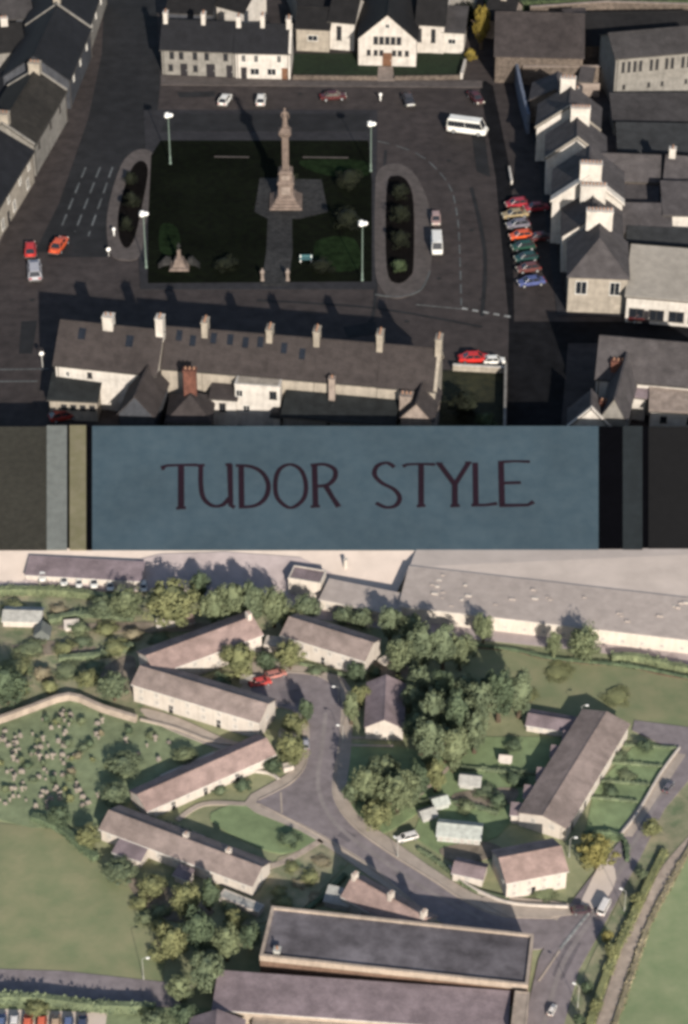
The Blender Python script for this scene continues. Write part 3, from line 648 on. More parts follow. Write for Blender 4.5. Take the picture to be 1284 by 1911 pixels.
# bottom right
building('corner_house', 'large slate roofed house with white back extensions at the lower right', (1113, 706), (1345, 726), 5.2, 9, 3.8, 'render_white', 'slate_mauve', chim=[], cm='brick_red',
    wins=W('F', (.15, .42, .7), 3.6, 1.0, 1.3), over=.2)
building('house_wing', 'grey roofed wing with small rooflights running towards the sign at lower right', (1122, 776), (1168, 782), 5.0, 11, 3.0, 'render_grey', 'slate_mauve', roof='gable_front', chim=[(.2, .9, 1.7, 1.0, 1.3, 'brick_red')], cat='house')
building('outbuilding', 'white flat roofed extension below the corner house roof', (1172, 738), (1206, 742), 3.8, 3, 0.6, 'render_white', 'slate_pink', roof='shed', cat='building')
building('outbuilding', 'white walled back extension with stepped roof at the lower right edge', (1215, 765), (1340, 772), 3.6, 4, .8, 'render_white', 'stone_pale', roof='shed', cat='building', wins=W('F', (.2, .6), 2.2, .9, 1.0, 'frame_dark'))
building('outbuilding', 'white gabled end with a brick chimney above the sign at lower right', (1062, 796), (1140, 800), 3.4, 4.2, 3.0, 'render_white', 'slate_mauve', roof='gable_front', cat='building', chim=[(.85, .7, 1.5, .9, 1.4, 'brick_red')], coping=[0.0])
# bottom left terrace
building('terraced_house', 'white backed corner house with two rooflights at the left end of the near terrace', (103, 677), (290, 697), 6.8, 8.6, 4.0, 'render_white', 'slate_brown',
    chim=[(.47, .5, 1.4, 1.3, 1.6), (.985, .5, 1.0, 1.4, 2.2)], sky=[(.22, .36, 1.0, 1.1), (.70, .33, 1.0, 1.1)], wins=[('F', .34, 5.4, .7, .9, 'frame_dark'), ('F', .12, 5.3, .6, .8)], cm='render_white')
seg = [(300, 376, 'second house of the near terrace between the tall white stack and the slim stack', [(.98, 1.6)], [(.35, .4), (.7, .35)]),
       (376, 497, 'third house of the near terrace with four small rooflights', [(.985, 1.3)], [(.12, .4), (.38, .4), (.62, .38), (.85, .4)]),
       (497, 585, 'fourth house of the near terrace above the white block', [(.98, 1.6)], [(.3, .35), (.7, .3)]),
       (585, 703, 'fifth house of the near terrace with a plain brown roof', [(.985, 1.9)], []),
       (703, 812, 'end house of the near terrace with pale gable coping beside the garden', [(.99, 1.9)], [])]
def eave(x): return (x, 688+(x-300)*.083)
for x0, x1, lb, ch, sk in seg:
    building('terraced_house', lb, eave(x0+1), eave(x1), 6.6, 8.2, 4.0, 'render_cream', 'slate_brown', chim=[(c[0], .5, .8, 1.7, c[1]) for c in ch],
             sky=[(a, b_, .8, 1.0) for a, b_ in sk], cm='render_cream', coping=[1.0] if x1 == 812 else [], over=.05 if x1 != 812 else .1, cpm='render_cream')
building('outbuilding', 'low glazed workshop with striped roof behind the corner house', (92, 744), (180, 748), 3.4, 4.2, 1.2, 'render_cream', 'slate_teal', roof='shed', cat='building', wins=W('F', (.3, .5, .7, .9), 2.2, .8, .8, 'frame_dark'))
building('house_wing', 'dark gabled back wing between the corner house and the brick chimney', (222, 770), (286, 776), 4.6, 8.5, 2.8, 'facade_shade', 'slate_brown', roof='gable_front', cat='building')
building('outbuilding', 'rounded grey hipped roof with a tall red brick chimney', (312, 784), (392, 786), 3.6, 6, 2.2, 'stone_wall', 'slate_brown', roof='hip', cat='building', chim=[(.5, .62, 1.7, 1.0, 3.4, 'brick_red')])
building('outbuilding', 'cream yard store below the second terrace house', (290, 712), (328, 716), 3.4, 4, .5, 'render_cream', 'render_cream', roof='flat', cat='building')
building('outbuilding', 'small white return with one window left of the white block', (394, 742), (440, 745), 4.4, 5, 1, 'render_white', 'slate_brown', roof='shed', cat='building', wins=[('F', .45, 3.0, .9, 1.3, 'frame_dark')])
building('outbuilding', 'tall white flat roofed block with two windows behind the terrace', (438, 716), (522, 722), 6.6, 2.6, 0, 'render_white', 'render_cream', roof='flat', cat='building', par=.08, wins=[('F', .1, 5.2, 1, 1), ('F', .85, 5.2, 1, 1.2, 'frame_dark'), ('F', .25, 2.8, 1, 1)])
building('outbuilding', 'teal grey slate return roof behind the fourth terrace house', (528, 775), (610, 782), 3.6, 8, 2.2, 'render_grey', 'slate_teal', roof='shed', cat='building')
building('outbuilding', 'wide teal grey return roof with a slim pink chimney behind the fifth terrace house', (616, 784), (735, 792), 3.6, 9, 2.2, 'render_grey', 'slate_teal', roof='shed', cat='building', chim=[(-.02, .4, .8, .8, 3.4, 'stone_pale')])
building('outbuilding', 'white end wall poking up just above the sign under the teal roof', (508, 776), (522, 778), 3.0, 3, .3, 'render_white', 'slate_blue', roof='shed', cat='building')
building('house_wing', 'gabled back return with a square pink chimney block near the end house', (748, 778), (806, 784), 4.8, 7, 2.4, 'stone_pale', 'slate_brown', roof='gable_front', cat='building', chim=[(.08, .35, 1.6, 1.4, 1.6, 'stone_pale')])
wall_thing('garden_wall', 'pale rendered wall at the top of the small garden behind the red car', [(845, 692), (940, 697)], 1.0, .35, M['render_cream'], 'wall', cap=M['render_white'])
wall_thing('garden_wall', 'tall grey wall down the right side of the small garden', [(943, 698), (940, 860)], 1.8, .35, M['render_grey'], 'wall')
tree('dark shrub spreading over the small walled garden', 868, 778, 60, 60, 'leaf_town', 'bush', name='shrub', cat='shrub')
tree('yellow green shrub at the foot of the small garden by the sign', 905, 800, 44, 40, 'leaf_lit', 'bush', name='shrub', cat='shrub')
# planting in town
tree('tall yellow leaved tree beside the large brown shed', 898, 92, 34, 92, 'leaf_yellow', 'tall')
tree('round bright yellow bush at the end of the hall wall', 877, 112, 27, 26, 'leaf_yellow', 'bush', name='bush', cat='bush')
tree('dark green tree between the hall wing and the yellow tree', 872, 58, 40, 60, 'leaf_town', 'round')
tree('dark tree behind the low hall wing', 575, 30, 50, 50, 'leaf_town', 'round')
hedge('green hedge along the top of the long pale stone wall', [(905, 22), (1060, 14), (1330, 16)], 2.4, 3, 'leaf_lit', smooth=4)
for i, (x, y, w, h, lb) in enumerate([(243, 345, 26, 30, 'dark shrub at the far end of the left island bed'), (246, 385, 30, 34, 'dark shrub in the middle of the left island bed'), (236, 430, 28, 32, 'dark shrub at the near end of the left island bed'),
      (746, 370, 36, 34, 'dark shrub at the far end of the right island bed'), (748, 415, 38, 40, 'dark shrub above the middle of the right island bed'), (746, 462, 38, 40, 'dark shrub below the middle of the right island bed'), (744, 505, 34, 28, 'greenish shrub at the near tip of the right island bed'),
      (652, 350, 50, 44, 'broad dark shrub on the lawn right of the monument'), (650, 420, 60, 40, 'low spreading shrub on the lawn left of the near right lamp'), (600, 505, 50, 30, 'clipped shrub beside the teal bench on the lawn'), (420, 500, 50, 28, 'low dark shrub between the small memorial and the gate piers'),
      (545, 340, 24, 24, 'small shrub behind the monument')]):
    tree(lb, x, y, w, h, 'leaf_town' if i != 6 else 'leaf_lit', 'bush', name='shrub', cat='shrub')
# ================================================================== MONUMENT
def mast(lb, hx, hy, bx, by):
    p = G(bx, by, .12); k = pxm(bx, by); h = (by-hy)/(k*cosd(by)); r = empty('street_lamp', p, 0, lb, 'street lamp', 'tall lamps at the corners of the square')
    b = MB(); b.lathe([(.22, 0), (.22, .25), (.13, .3), (.13, 1.4), (.085, 1.5), (.06, h-.2)], 10); b.build('pole', M['lamp_pole'], r, True)
    b = MB(); b.lathe([(.16, h-.2), (.12, h-.1), (.5, h), (.5, h+.05), (.1, h+.1)], 12); b.build('bracket', M['lamp_pole'], r)
    b = MB()
    for a in (0, 2.09, 4.19): b.lathe([(.0, h-.02), (.3, h+.05), (.42, h+.22), (.42, h+.35), (.3, h+.5), (.0, h+.58)], 12, (.38*math.cos(a), .38*math.sin(a)))
    b.build('lamp_head', M['lamp_white'], r, True)
dm('lamp_pole', (.13, .17, .14), .2, 2); dm('lamp_white', (.75, .73, .68), .08, 2)
mast('street lamp at the far left corner of the square lawn', 315, 220, 318, 306)
mast('street lamp at the far right corner of the square lawn', 692, 236, 692, 320)
mast('street lamp at the near left corner beside the small memorial', 268, 404, 273, 500)
mast('street lamp at the near right corner of the square lawn', 677, 422, 676, 524)
p = G(534, 378, .18); r = empty('monument', p, 0, 'tall stone monument with a statue on top in the middle of the square', 'monument')
dm('monument_stone', (.27, .205, .17), .3, 1.4, bump=.2, kind='plaster')
b = MB()
for i, (hw, z0, z1) in enumerate(((2.5, 0, .35), (2.1, .35, .7), (1.75, .7, 1.05))): b.box(-hw, hw, -hw, hw, z0, z1)
b.build('steps', M['monument_stone'], r)
sq = lambda w, z: [(-w, -w, z), (w, -w, z), (w, w, z), (-w, w, z)]
b = MB(); b.rings([sq(1.55, 1.05), sq(1.5, 1.5), sq(1.2, 1.7), sq(1.12, 3.6), sq(1.3, 3.75), sq(1.3, 3.95), sq(1.0, 4.3), sq(.95, 5.3), sq(1.1, 5.45), sq(1.1, 5.6), sq(.82, 5.95)]); pd = b.build('pedestal', M['monument_stone'], r)
b = MB(); b.box(-.7, .7, -1.19, -1.1, 2.0, 3.3); b.build('plaque', M['stone_pale'], pd)
b = MB(); b.box(-.6, .6, -1.0, -.93, 4.45, 5.15); b.build('plaque', M['stone_pale'], pd)
b = MB(); b.lathe([(.5, 5.9), (.46, 11.6)], 8)
for a in range(4): b.lathe([(.24, 5.9), (.24, 6.2), (.17, 6.4), (.17, 11.3), (.24, 11.6)], 8, (.5*math.cos(a*math.pi/2+math.pi/4), .5*math.sin(a*math.pi/2+math.pi/4)))
b.build('shaft', M['monument_stone'], r)
b = MB(); b.rings([sq(.62, 11.6), sq(.92, 12.1), sq(.95, 12.5), sq(.78, 12.6), sq(.55, 13.1)]); b.build('capital', M['monument_stone'], r)
# statue: a robed standing figure, one continuous body
def figure(parent, z, s, m, name='statue'):
    b = MB()
    def ring(rx, ry, zz, cy=0): return [(rx*math.cos(2*math.pi*j/14)*s, (cy+ry*math.sin(2*math.pi*j/14))*s, z+zz*s) for j in range(14)]
    b.rings([ring(.30, .26, 0), ring(.27, .23, .1), ring(.22, .19, .5), ring(.20, .17, .85), ring(.17, .13, 1.05), ring(.2, .14, 1.25), ring(.235, .14, 1.38), ring(.2, .12, 1.46), ring(.07, .07, 1.5), ring(.06, .06, 1.55),
             ring(.085, .1, 1.6, -.01), ring(.1, .115, 1.68, -.01), ring(.09, .1, 1.77), ring(.05, .06, 1.82)])
    b.tube([(-.23*s, 0, z+1.38*s), (-.31*s, -.03*s, z+1.08*s), (-.2*s, -.22*s, z+.98*s), (-.1*s, -.25*s, z+1.05*s)], [.065*s, .055*s, .045*s, .04*s], 8)
    b.tube([(.23*s, 0, z+1.38*s), (.33*s, .0, z+1.08*s), (.34*s, -.1*s, z+.82*s)], [.065*s, .055*s, .04*s], 8)
    return b.build(name, m, parent, True)
figure(r, 13.1, 1.75, M['monument_stone'])
# small memorial
r = empty('memorial', G(335, 497, .16), 0, 'small pale pyramid shaped memorial with low curved wings near the left lamp', 'memorial')
b = MB(); b.rings([sq(1.5, 0), sq(1.3, .3), sq(.95, .35), sq(.6, 1.4), sq(.3, 1.6), sq(.22, 2.6), sq(.3, 2.7), sq(.0, 3.0)]); b.build('pyramid', M['monument_stone'], r)
b = MB(); b.box(-.1, .1, -.1, .1, 2.9, 4.0); b.box(-.32, .32, -.09, .09, 3.4, 3.6); b.build('cross', M['paving_stone'], r)
for sx in (-1, 1):
    b = MB(); b.rings([[(sx*x, y-.15, 0), (sx*x, y+.15, 0), (sx*x, y+.15, z), (sx*x, y-.15, z)] for x, y, z in ((1.3, .5, 1.2), (2.0, .4, 1.5), (2.6, 0, 1.0), (3.1, -.6, .8))]); b.build('wing_wall', M['paving_stone'], r)
for x, lb in ((490, 'left of two pale gate piers at the end of the monument path'), (537, 'right of two pale gate piers at the end of the monument path')):
    b = MB(); b.rings([sq(.32, 0), sq(.32, .2), sq(.24, .25), sq(.24, 1.6), sq(.36, 1.7), sq(.36, 1.9), sq(.05, 2.3)]); b.lathe([(.02, 2.2), (.17, 2.4), (.02, 2.6)], 8)
    o = b.build('gate_pier', M['stone_pale']); o.scale = (.85, .85, .8); o.location = G(x, 523, .16); tag(o, lb, 'gate pier', 'gate piers of the monument path')
dm('teal_paint', (.06, .14, .15), .2, 3)
def bench(lb, x, y, m, yaw=0):
    r = empty('park_bench', G(x, y, .16), yaw, lb, 'bench'); b = MB()
    for i in range(3): b.box(-.95, .95, -.3+i*.2, -.14+i*.2, .43, .47)
    b.build('seat', m, r); b = MB()
    for i in range(3): b.box(-.95, .95, .3, .34, .55+i*.15, .66+i*.15)
    b.build('backrest', m, r)
    for sx in (-.8, .8):
        b = MB(); b.box(sx-.06, sx+.06, -.3, .3, 0, .43); b.box(sx-.06, sx+.06, .24, .3, .43, .95); b.build('leg', M['lamp_white'], r)
bench('teal bench with white ends on the lawn right of the monument path', 571, 488, M['teal_paint'])
for x, y, lb in ((213, 440, 'white globe bollard on the near end of the left island'), (710, 188, 'small white bollard on the roadway behind the square')):
    b = MB(); b.lathe([(.12, 0), (.1, .9), (.0, .95)], 8); b.lathe([(.02, .85), (.24, 1.0), (.27, 1.15), (.2, 1.35), (.02, 1.42)], 12)
    o = b.build('bollard', M['lamp_white'], None, True); o.location = G(x, y, .13); tag(o, lb, 'bollard')
# sign post by the left road and small fence posts on the island
for x, y, lb in ((80, 690, 'thin road sign on a pole at the left corner of the near terrace'), (203, 478, 'small grey sign at the near end of the left island')):
    r = empty('road_sign', G(x, y, .1), .3, lb, 'sign'); b = MB(); b.lathe([(.05, 0), (.05, 2.6 if x < 100 else 1.2)], 8); b.build('pole', M['frame_white'], r)
    zt = 2.7 if x < 100 else 1.2; b = MB(); b.rings([[(.32*math.cos(a*.5236), y_, zt+.32*math.sin(a*.5236)) for a in range(12)] for y_ in (-.09, -.05)]); b.build('sign_plate', M['lamp_white'], r)
# ================================================================== TOWN VEHICLES
P = paint
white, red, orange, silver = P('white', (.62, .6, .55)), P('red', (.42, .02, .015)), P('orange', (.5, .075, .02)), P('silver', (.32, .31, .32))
G1 = 'cars parked along the back road of the square'
car('white hatchback, the left of two white cars behind the square', 420, 192, 75, white, 'hatch', group=G1)
car('white car, the right of two white cars behind the square', 487, 192, 88, white, 'hatch', group=G1)
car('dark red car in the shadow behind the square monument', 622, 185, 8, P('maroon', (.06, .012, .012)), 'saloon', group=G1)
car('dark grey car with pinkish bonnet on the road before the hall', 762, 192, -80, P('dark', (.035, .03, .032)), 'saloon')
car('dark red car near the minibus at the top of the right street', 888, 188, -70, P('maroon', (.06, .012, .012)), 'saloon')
car('white minibus with a row of dark side windows', 872, 247, -16, white, 'minibus', 1.0, cat='minibus', name='minibus')
car('white van fronted car driving towards the viewer beside the right island', 815, 464, -90, white, 'van', .92, cat='van', name='van')
car('pinkish beige car behind the white van beside the right island', 813, 414, -90, P('beige', (.30, .2, .18)), 'hatch', .95, name='moving_car')
car('bright orange red car waiting at the left junction', 110, 464, 76, orange, 'saloon', 1.1, name='moving_car')
car('red car at the left edge behind the silver car', 57, 472, 96, red, 'hatch', 1.1, name='moving_car')
car('silver car at the left junction in front of the red car', 65, 512, 98, silver, 'estate', 1.25, name='moving_car')
car('bright red car at the end of the near terrace', 884, 674, 4, red, 'saloon', 1.0, name='parked_car')
car('white car tucked behind the bright red car', 922, 678, 4, white, 'hatch', .8, name='parked_car')
G2 = 'cars parked in the shade along the right street'
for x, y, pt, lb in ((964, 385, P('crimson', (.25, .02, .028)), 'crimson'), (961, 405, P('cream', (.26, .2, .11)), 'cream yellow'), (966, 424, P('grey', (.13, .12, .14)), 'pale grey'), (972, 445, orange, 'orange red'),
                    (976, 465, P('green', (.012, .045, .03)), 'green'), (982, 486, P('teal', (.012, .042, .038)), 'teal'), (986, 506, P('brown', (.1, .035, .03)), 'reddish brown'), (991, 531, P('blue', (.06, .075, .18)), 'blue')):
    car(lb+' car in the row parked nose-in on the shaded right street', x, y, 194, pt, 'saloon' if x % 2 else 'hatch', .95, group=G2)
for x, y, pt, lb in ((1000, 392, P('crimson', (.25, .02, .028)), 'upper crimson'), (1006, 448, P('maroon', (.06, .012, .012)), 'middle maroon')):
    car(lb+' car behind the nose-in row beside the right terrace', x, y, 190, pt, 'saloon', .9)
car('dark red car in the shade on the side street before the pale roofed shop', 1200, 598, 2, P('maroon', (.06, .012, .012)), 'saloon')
car('olive yellow car at the right edge of the side street', 1272, 600, 2, P('olive', (.16, .13, .02)), 'hatch')
car('dark car in the shade at the lower left behind the workshop', 118, 782, 20, P('maroon2', (.25, .03, .02)), 'hatch')
# small clutter: yard things
hedge('dark hedge in front of the pale sloping roofed shop', [(1176, 592), (1330, 600)], .9, .8, 'leaf_town', smooth=0)
wall_thing('yard_wall', 'thin white kerb wall in the shade of the right street', [(950, 318), (955, 345)], .8, .3, M['render_white'], 'wall')
# ================================================================== THE LETTERED SIGN between the town and the estate
ZT = 7.0
pB = G(642, 1026, 1.95); pT = G(642, 795, ZT); ex = Vector((1, 0, 0)); ev = (pT-pB).normalized(); en = ex.cross(ev)
slope = math.atan2(ev.z, ev.y)
def SP(x, y):
    d = ray(x, y); t = (pB-CAM).dot(en)/d.dot(en); q = CAM+d*t-pB; return (q.dot(ex), q.dot(ev))
def boardobj(name, px, zt, zb, m, parent=None, label=None, cat=None):
    """a board lying in the plane of the sign: px outline, zt front height, zb back"""
    pts = [SP(*p) for p in px]; b = MB()
    if sum(a[0]*c[1]-c[0]*a[1] for a, c in zip(pts, pts[1:]+pts[:1])) < 0: pts.reverse()
    b.solid([(x, y, zt) for x, y in pts], zt-zb)
    o = b.build(name, m, parent)
    if not parent: o.location = pB; o.rotation_euler = (slope, 0, 0)
    return tag(o, label, cat)
dm('sign_blue', (.056, .084, .101), .2, .6, big=.10, rough=.75, col2=(.043, .070, .088))
dm('sign_letter', (.014, .004, .009), .3, 3, rough=.7); dm('sign_black', (.002, .002, .003), .2, 1, spec=.03)
dm('sign_pale', (.150, .160, .148), .14, 1.0, big=.2); dm('sign_cream', (.175, .155, .10), .16, .8, big=.2, col2=(.145, .135, .075)); dm('sign_olive', (.036, .034, .026), .22, 1.4, big=.1)
dm('sign_slate', (.018, .023, .025), .2, .8); dm('sign_dark', (.007, .0065, .0065), .2, 1)
rect = lambda a, b_: [(a, 1026), (b_, 1026), (b_, 795), (a, 795)]
sg = empty('lettered_sign', pB, 0, 'wide blue grey sign board reading TUDOR STYLE', 'sign'); sg.rotation_euler = (slope, 0, 0)
boardobj('panel', rect(172, 1117), 0, -.5, M['sign_blue'], sg)
boardobj('edge_strip', rect(161, 172), -.06, -.6, M['sign_black'], sg)
boardobj('edge_strip', rect(1117.3, 1162), -.06, -.6, M['sign_black'], sg)
def board(name, a, b_, zt, m, lb, cat): boardobj(name, rect(a, b_), zt, -.8, M[m], None, lb, cat)
board('wall_board', -120, 87, -.12, 'sign_olive', 'dark olive wall board at the left end of the sign', 'wall board')
board('post', 87.3, 125, .1, 'sign_pale', 'pale blue grey post left of the cream post', 'post')
board('post', 130, 160.7, .16, 'sign_cream', 'cream post beside the blue sign panel', 'post')
board('seam_strip', 125.3, 129.7, -.2, 'sign_black', 'thin dark gap strip between the pale post and the cream post', 'strip')
board('post', 1162.3, 1199, .0, 'sign_slate', 'dark slate coloured post right of the sign panel', 'post')
board('seam_strip', 1199.3, 1210, -.2, 'sign_black', 'black strip between the slate post and the right wall board', 'strip')
board('wall_board', 1210.3, 1404, -.1, 'sign_dark', 'near black wall board at the right end of the sign', 'wall board')
# letters, drawn as broad pen strokes
def letter(strokes):
    b = MB(); zc = [.05]
    for pts, w, sm in strokes:
        pts = smooth_px(pts, 5, pts[0] == pts[-1] and len(pts) > 3) if sm and pts[0] != pts[-1] else (smooth_px(pts[:-1], 5, True)+[pts[0]] if sm else pts)
        Q = [Vector(SP(*p)) for p in pts]; kx = 1/(SP(101, 900)[0]-SP(100, 900)[0]); n = len(Q); L = []; Rr = []
        for k, p in enumerate(Q):
            d = (Q[min(k+1, n-1)]-Q[max(0, k-1)]).normalized(); nn = Vector((-d.y, d.x)); t = k/max(1, n-1)
            # a broad pen: thick on uprights, thin across, a little flare at the ends
            ww = (w*(.62+.38*abs(d.y))+ (1.6 if (t == 0 or t == 1) and not sm else 0))/kx/2
            L.append(p+nn*ww); Rr.append(p-nn*ww)
        z = zc[0]; zc[0] += .012
        b.rings([[(Rr[k].x, Rr[k].y, -.03), (L[k].x, L[k].y, -.03), (L[k].x, L[k].y, z), (Rr[k].x, Rr[k].y, z)] for k in range(n)])
    b.build('letter', M['sign_letter'], sg)
LT = [
 [([(302, 873), (312, 869), (340, 868), (368, 868)], 8, 0), ([(338, 869), (338, 948)], 10, 0), ([(329, 949), (347, 948)], 6, 0), ([(303, 870), (305, 877)], 5, 0)],
 [([(368, 869), (382, 868)], 6, 0), ([(375, 868), (375, 905), (380, 930), (396, 944), (415, 943), (428, 930)], 9, 1), ([(429, 867), (431, 944), (438, 947)], 9, 0), ([(421, 868), (432, 867)], 6, 0)],
 [([(450, 868), (451, 946)], 9, 0), ([(440, 869), (468, 871), (490, 883), (501, 906), (495, 930), (476, 944), (446, 947)], 9, 1)],
 [([(542, 867), (522, 876), (514, 900), (518, 930), (542, 948), (566, 932), (571, 905), (562, 878), (542, 867)], 8.5, 1)],
 [([(587, 868), (589, 944)], 9, 0), ([(580, 946), (597, 945)], 6, 0), ([(580, 869), (605, 867), (624, 876), (625, 892), (612, 905), (592, 908)], 9, 1), ([(607, 906), (620, 928), (632, 946)], 9, 0)],
 [([(736, 872), (722, 864), (704, 870), (699, 886), (712, 901), (736, 914), (746, 930), (738, 944), (720, 947), (702, 939)], 9, 1)],
 [([(752, 871), (760, 867), (785, 866), (812, 867)], 7.5, 0), ([(786, 867), (786, 944)], 9, 0), ([(778, 945), (794, 944)], 6, 0)],
 [([(814, 865), (826, 866)], 6, 0), ([(820, 866), (849, 905)], 9, 0), ([(874, 865), (849, 905)], 7.5, 0), ([(868, 864), (880, 864)], 5, 0), ([(849, 903), (849, 943)], 9, 0), ([(841, 945), (858, 944)], 6, 0)],
 [([(887, 864), (888, 942)], 9, 0), ([(880, 943), (905, 943), (928, 940)], 8, 0)],
 [([(935, 864), (937, 943)], 9.5, 0), ([(930, 863), (960, 861), (989, 862)], 7, 0), ([(937, 902), (972, 901)], 7, 0), ([(932, 944), (985, 943), (996, 937)], 8, 0)]]
for l_ in LT: letter(l_)
# ================================================================== ESTATE SETTING (a half size neighbourhood below the sign)
b = MB(); yt = pT.y-.6
b.rings([[(x, pB.y+.3, -.5), (x, pB.y+.3, 1.2), (x, yt+.5, ZT-1.2), (x, yt+3.5, 0)] for x in (-70, 70)]); tag(b.build('earth_bank', M['scrub']), kind='structure')
def ZR(y): return max(0.0, (1105-y)/79*1.95)               # height of the rising yard at a picture height
FA, FB, FD = G(745, 1131, 2.1), G(1330, 1200, 2.1), 7.5; fd = (FB-FA).normalized(); fd.z = 0; fn = Vector((-fd.y, fd.x, 0))
f0, f1 = FA+fn*(FD+.03), FB+fn*(FD+.03); f0.z = f1.z = 2.38
front = [G(-120, 1105, .03), G(400, 1105, .03), G(738, 1108, .05), f0, f1+fd*6]
bk = [Vector((x, pB.y+.35, 1.9)) for x in (-60, -16, f0.x-.4, f0.x+1, 60)]
b = MB(); b.rings([[f, g, Vector((g.x, g.y, -.5)), Vector((f.x, f.y, -.5))] for f, g in zip(front, bk)]); tag(b.build('yard', M['yard_pale']), kind='structure')
slab('yard', [(-80, 1103), (200, 1102), (400, 1100), (620, 1098), (760, 1110), (1100, 1140), (1400, 1180), (1400, 1260), (1100, 1215), (760, 1180), (560, 1150), (400, 1115), (200, 1112), (-80, 1108)], .03, M['yard_pink'])
def ramp_sheet(px, lift, m):
    b = MB(); b.poly([G(x, y, ZR(y)+lift) for x, y in px]); me = b.mesh('yard', m); bm = bmesh.new(); bm.from_mesh(me); bmesh.ops.triangulate(bm, faces=bm.faces); bm.to_mesh(me); bm.free(); tag(link('yard', me), kind='structure')
ramp_sheet([(-60, 1102), (-60, 1088), (40, 1086), (62, 1070), (130, 1050), (250, 1046), (300, 1034), (420, 1030), (560, 1040), (620, 1070), (560, 1101), (400, 1102), (200, 1102)], .05, M['yard_pink'])
slab('rough_ground', [(-80, 1093), (120, 1090), (280, 1104), (480, 1130), (600, 1165), (560, 1260), (300, 1330), (-80, 1370)], .06, M['scrub'])
slab('field', [(850, 1200), (1000, 1210), (1200, 1240), (1400, 1262), (1400, 1380), (1100, 1345), (960, 1330), (880, 1290)], .05, M['field_grass'])
slab('cemetery', [(-80, 1372), (130, 1304), (260, 1342), (390, 1382), (400, 1410), (270, 1470), (200, 1540), (60, 1545), (-80, 1510)], .09, M['cemetery_grass'])
slab('field', [(-80, 1530), (100, 1545), (165, 1595), (240, 1650), (320, 1740), (300, 1835), (-80, 1812)], .07, M['field_grass'])
slab('field', [(1320, 1520), (1270, 1610), (1225, 1690), (1190, 1780), (1150, 1880), (1120, 1960), (1420, 1960), (1420, 1500)], .07, M['field_green'])
slab('lawn', [(392, 1530), (430, 1502), (480, 1500), (600, 1552), (560, 1585), (500, 1588)], .10, M['lawn_green'], 3)
slab('lawn', [(640, 1390), (760, 1395), (830, 1440), (800, 1500), (700, 1560), (650, 1520), (634, 1450)], .10, M['lawn_green'], 3)
slab('garden', [(820, 1375), (1080, 1375), (1000, 1490), (930, 1560), (830, 1600), (770, 1560), (800, 1480)], .08, M['lawn_green'])
slab('garden', [(1110, 1470), (1190, 1385), (1275, 1395), (1230, 1480), (1155, 1570), (1090, 1560)], .08, M['lawn_green'])
slab('rough_ground', [(520, 1600), (600, 1572), (650, 1610), (560, 1700), (500, 1720), (440, 1730)], .09, M['scrub'])
slab('rough_ground', [(1220, 1520), (1290, 1450), (1400, 1450), (1250, 1660), (1150, 1850), (1110, 1960), (1030, 1960), (1080, 1840), (1150, 1690)], .06, M['scrub'])
slab('pavement', [(440, 1300), (500, 1243), (600, 1250), (655, 1285), (655, 1400), (648, 1470), (668, 1520), (740, 1572), (830, 1635), (920, 1680), (1060, 1690), (1110, 1640), (1130, 1660), (1040, 1760), (860, 1740), (720, 1655), (640, 1600), (560, 1550), (455, 1500), (530, 1448), (556, 1420), (565, 1370), (545, 1325), (480, 1318)], .12, M['pavement_estate'], 3)
slab('road', [(468, 1285), (505, 1256), (590, 1262), (634, 1292), (632, 1380), (622, 1440), (622, 1490), (655, 1540), (720, 1590), (800, 1640), (870, 1685), (940, 1712), (1040, 1718), (1010, 1770), (880, 1755), (790, 1695), (700, 1620), (640, 1580), (560, 1535), (478, 1497), (540, 1466), (570, 1430), (578, 1380), (572, 1340), (540, 1322), (490, 1308)], .14, M['road_estate'], 4)
slab('road', [(1184, 1344), (1262, 1354), (1400, 1372), (1330, 1420), (1290, 1450), (1240, 1510), (1195, 1600), (1130, 1720), (1080, 1810), (1040, 1960), (975, 1960), (985, 1880), (1005, 1790), (1040, 1718), (1100, 1640), (1160, 1565), (1215, 1470), (1262, 1402), (1180, 1362)], .13, M['road_estate'])
slab('road', [(-80, 1806), (120, 1812), (300, 1832), (360, 1838), (330, 1880), (200, 1872), (-80, 1862)], .12, M['road_estate'])
slab('yard', [(-80, 1866), (180, 1876), (520, 1886), (520, 1970), (-80, 1970)], .08, M['cemetery_grass'])
slab('yard', [(-80, 1880), (200, 1890), (190, 1970), (-80, 1970)], .10, M['yard_pale'])
slab('pavement', [(1262, 1405), (1280, 1408), (1180, 1560), (1150, 1560), (1215, 1470)], .16, M['pavement_estate'])
slab('pavement', [(1130, 1600), (1150, 1640), (1120, 1690), (1085, 1690), (1095, 1660)], .17, M['yard_pale'], 3)
slab('yard', [(900, 1680), (930, 1672), (1075, 1688), (1070, 1706), (960, 1712)], .18, M['pavement_estate'], 3)
strip('path', [(1330, 1530), (1250, 1620), (1215, 1690), (1180, 1750), (1150, 1840), (1115, 1950)], 1.5, .11, M['dirt_path'])
strip('path', [(400, 1600), (450, 1620), (520, 1612), (600, 1568)], .75, .12, M['dirt_path'])
strip('path', [(310, 1535), (390, 1568), (450, 1612)], .6, .13, M['dirt_path'])
strip('path', [(652, 1390), (735, 1392)], .35, .14, M['pavement_estate'], 0)
strip('path', [(655, 1376), (690, 1376)], .3, .14, M['pavement_estate'], 0)
strip('path', [(458, 1500), (380, 1500), (330, 1530)], .6, .14, M['pavement_estate'])
strip('path', [(765, 1500), (830, 1440), (860, 1400)], .4, .12, M['dirt_path'])
strip('road_marking', [(1100, 1702), (1046, 1770)], .3, .19, M['road_paint'], 0)
strip('road_marking', [(1044, 1774), (1006, 1830)], .2, .19, M['pavement_estate'], 0)
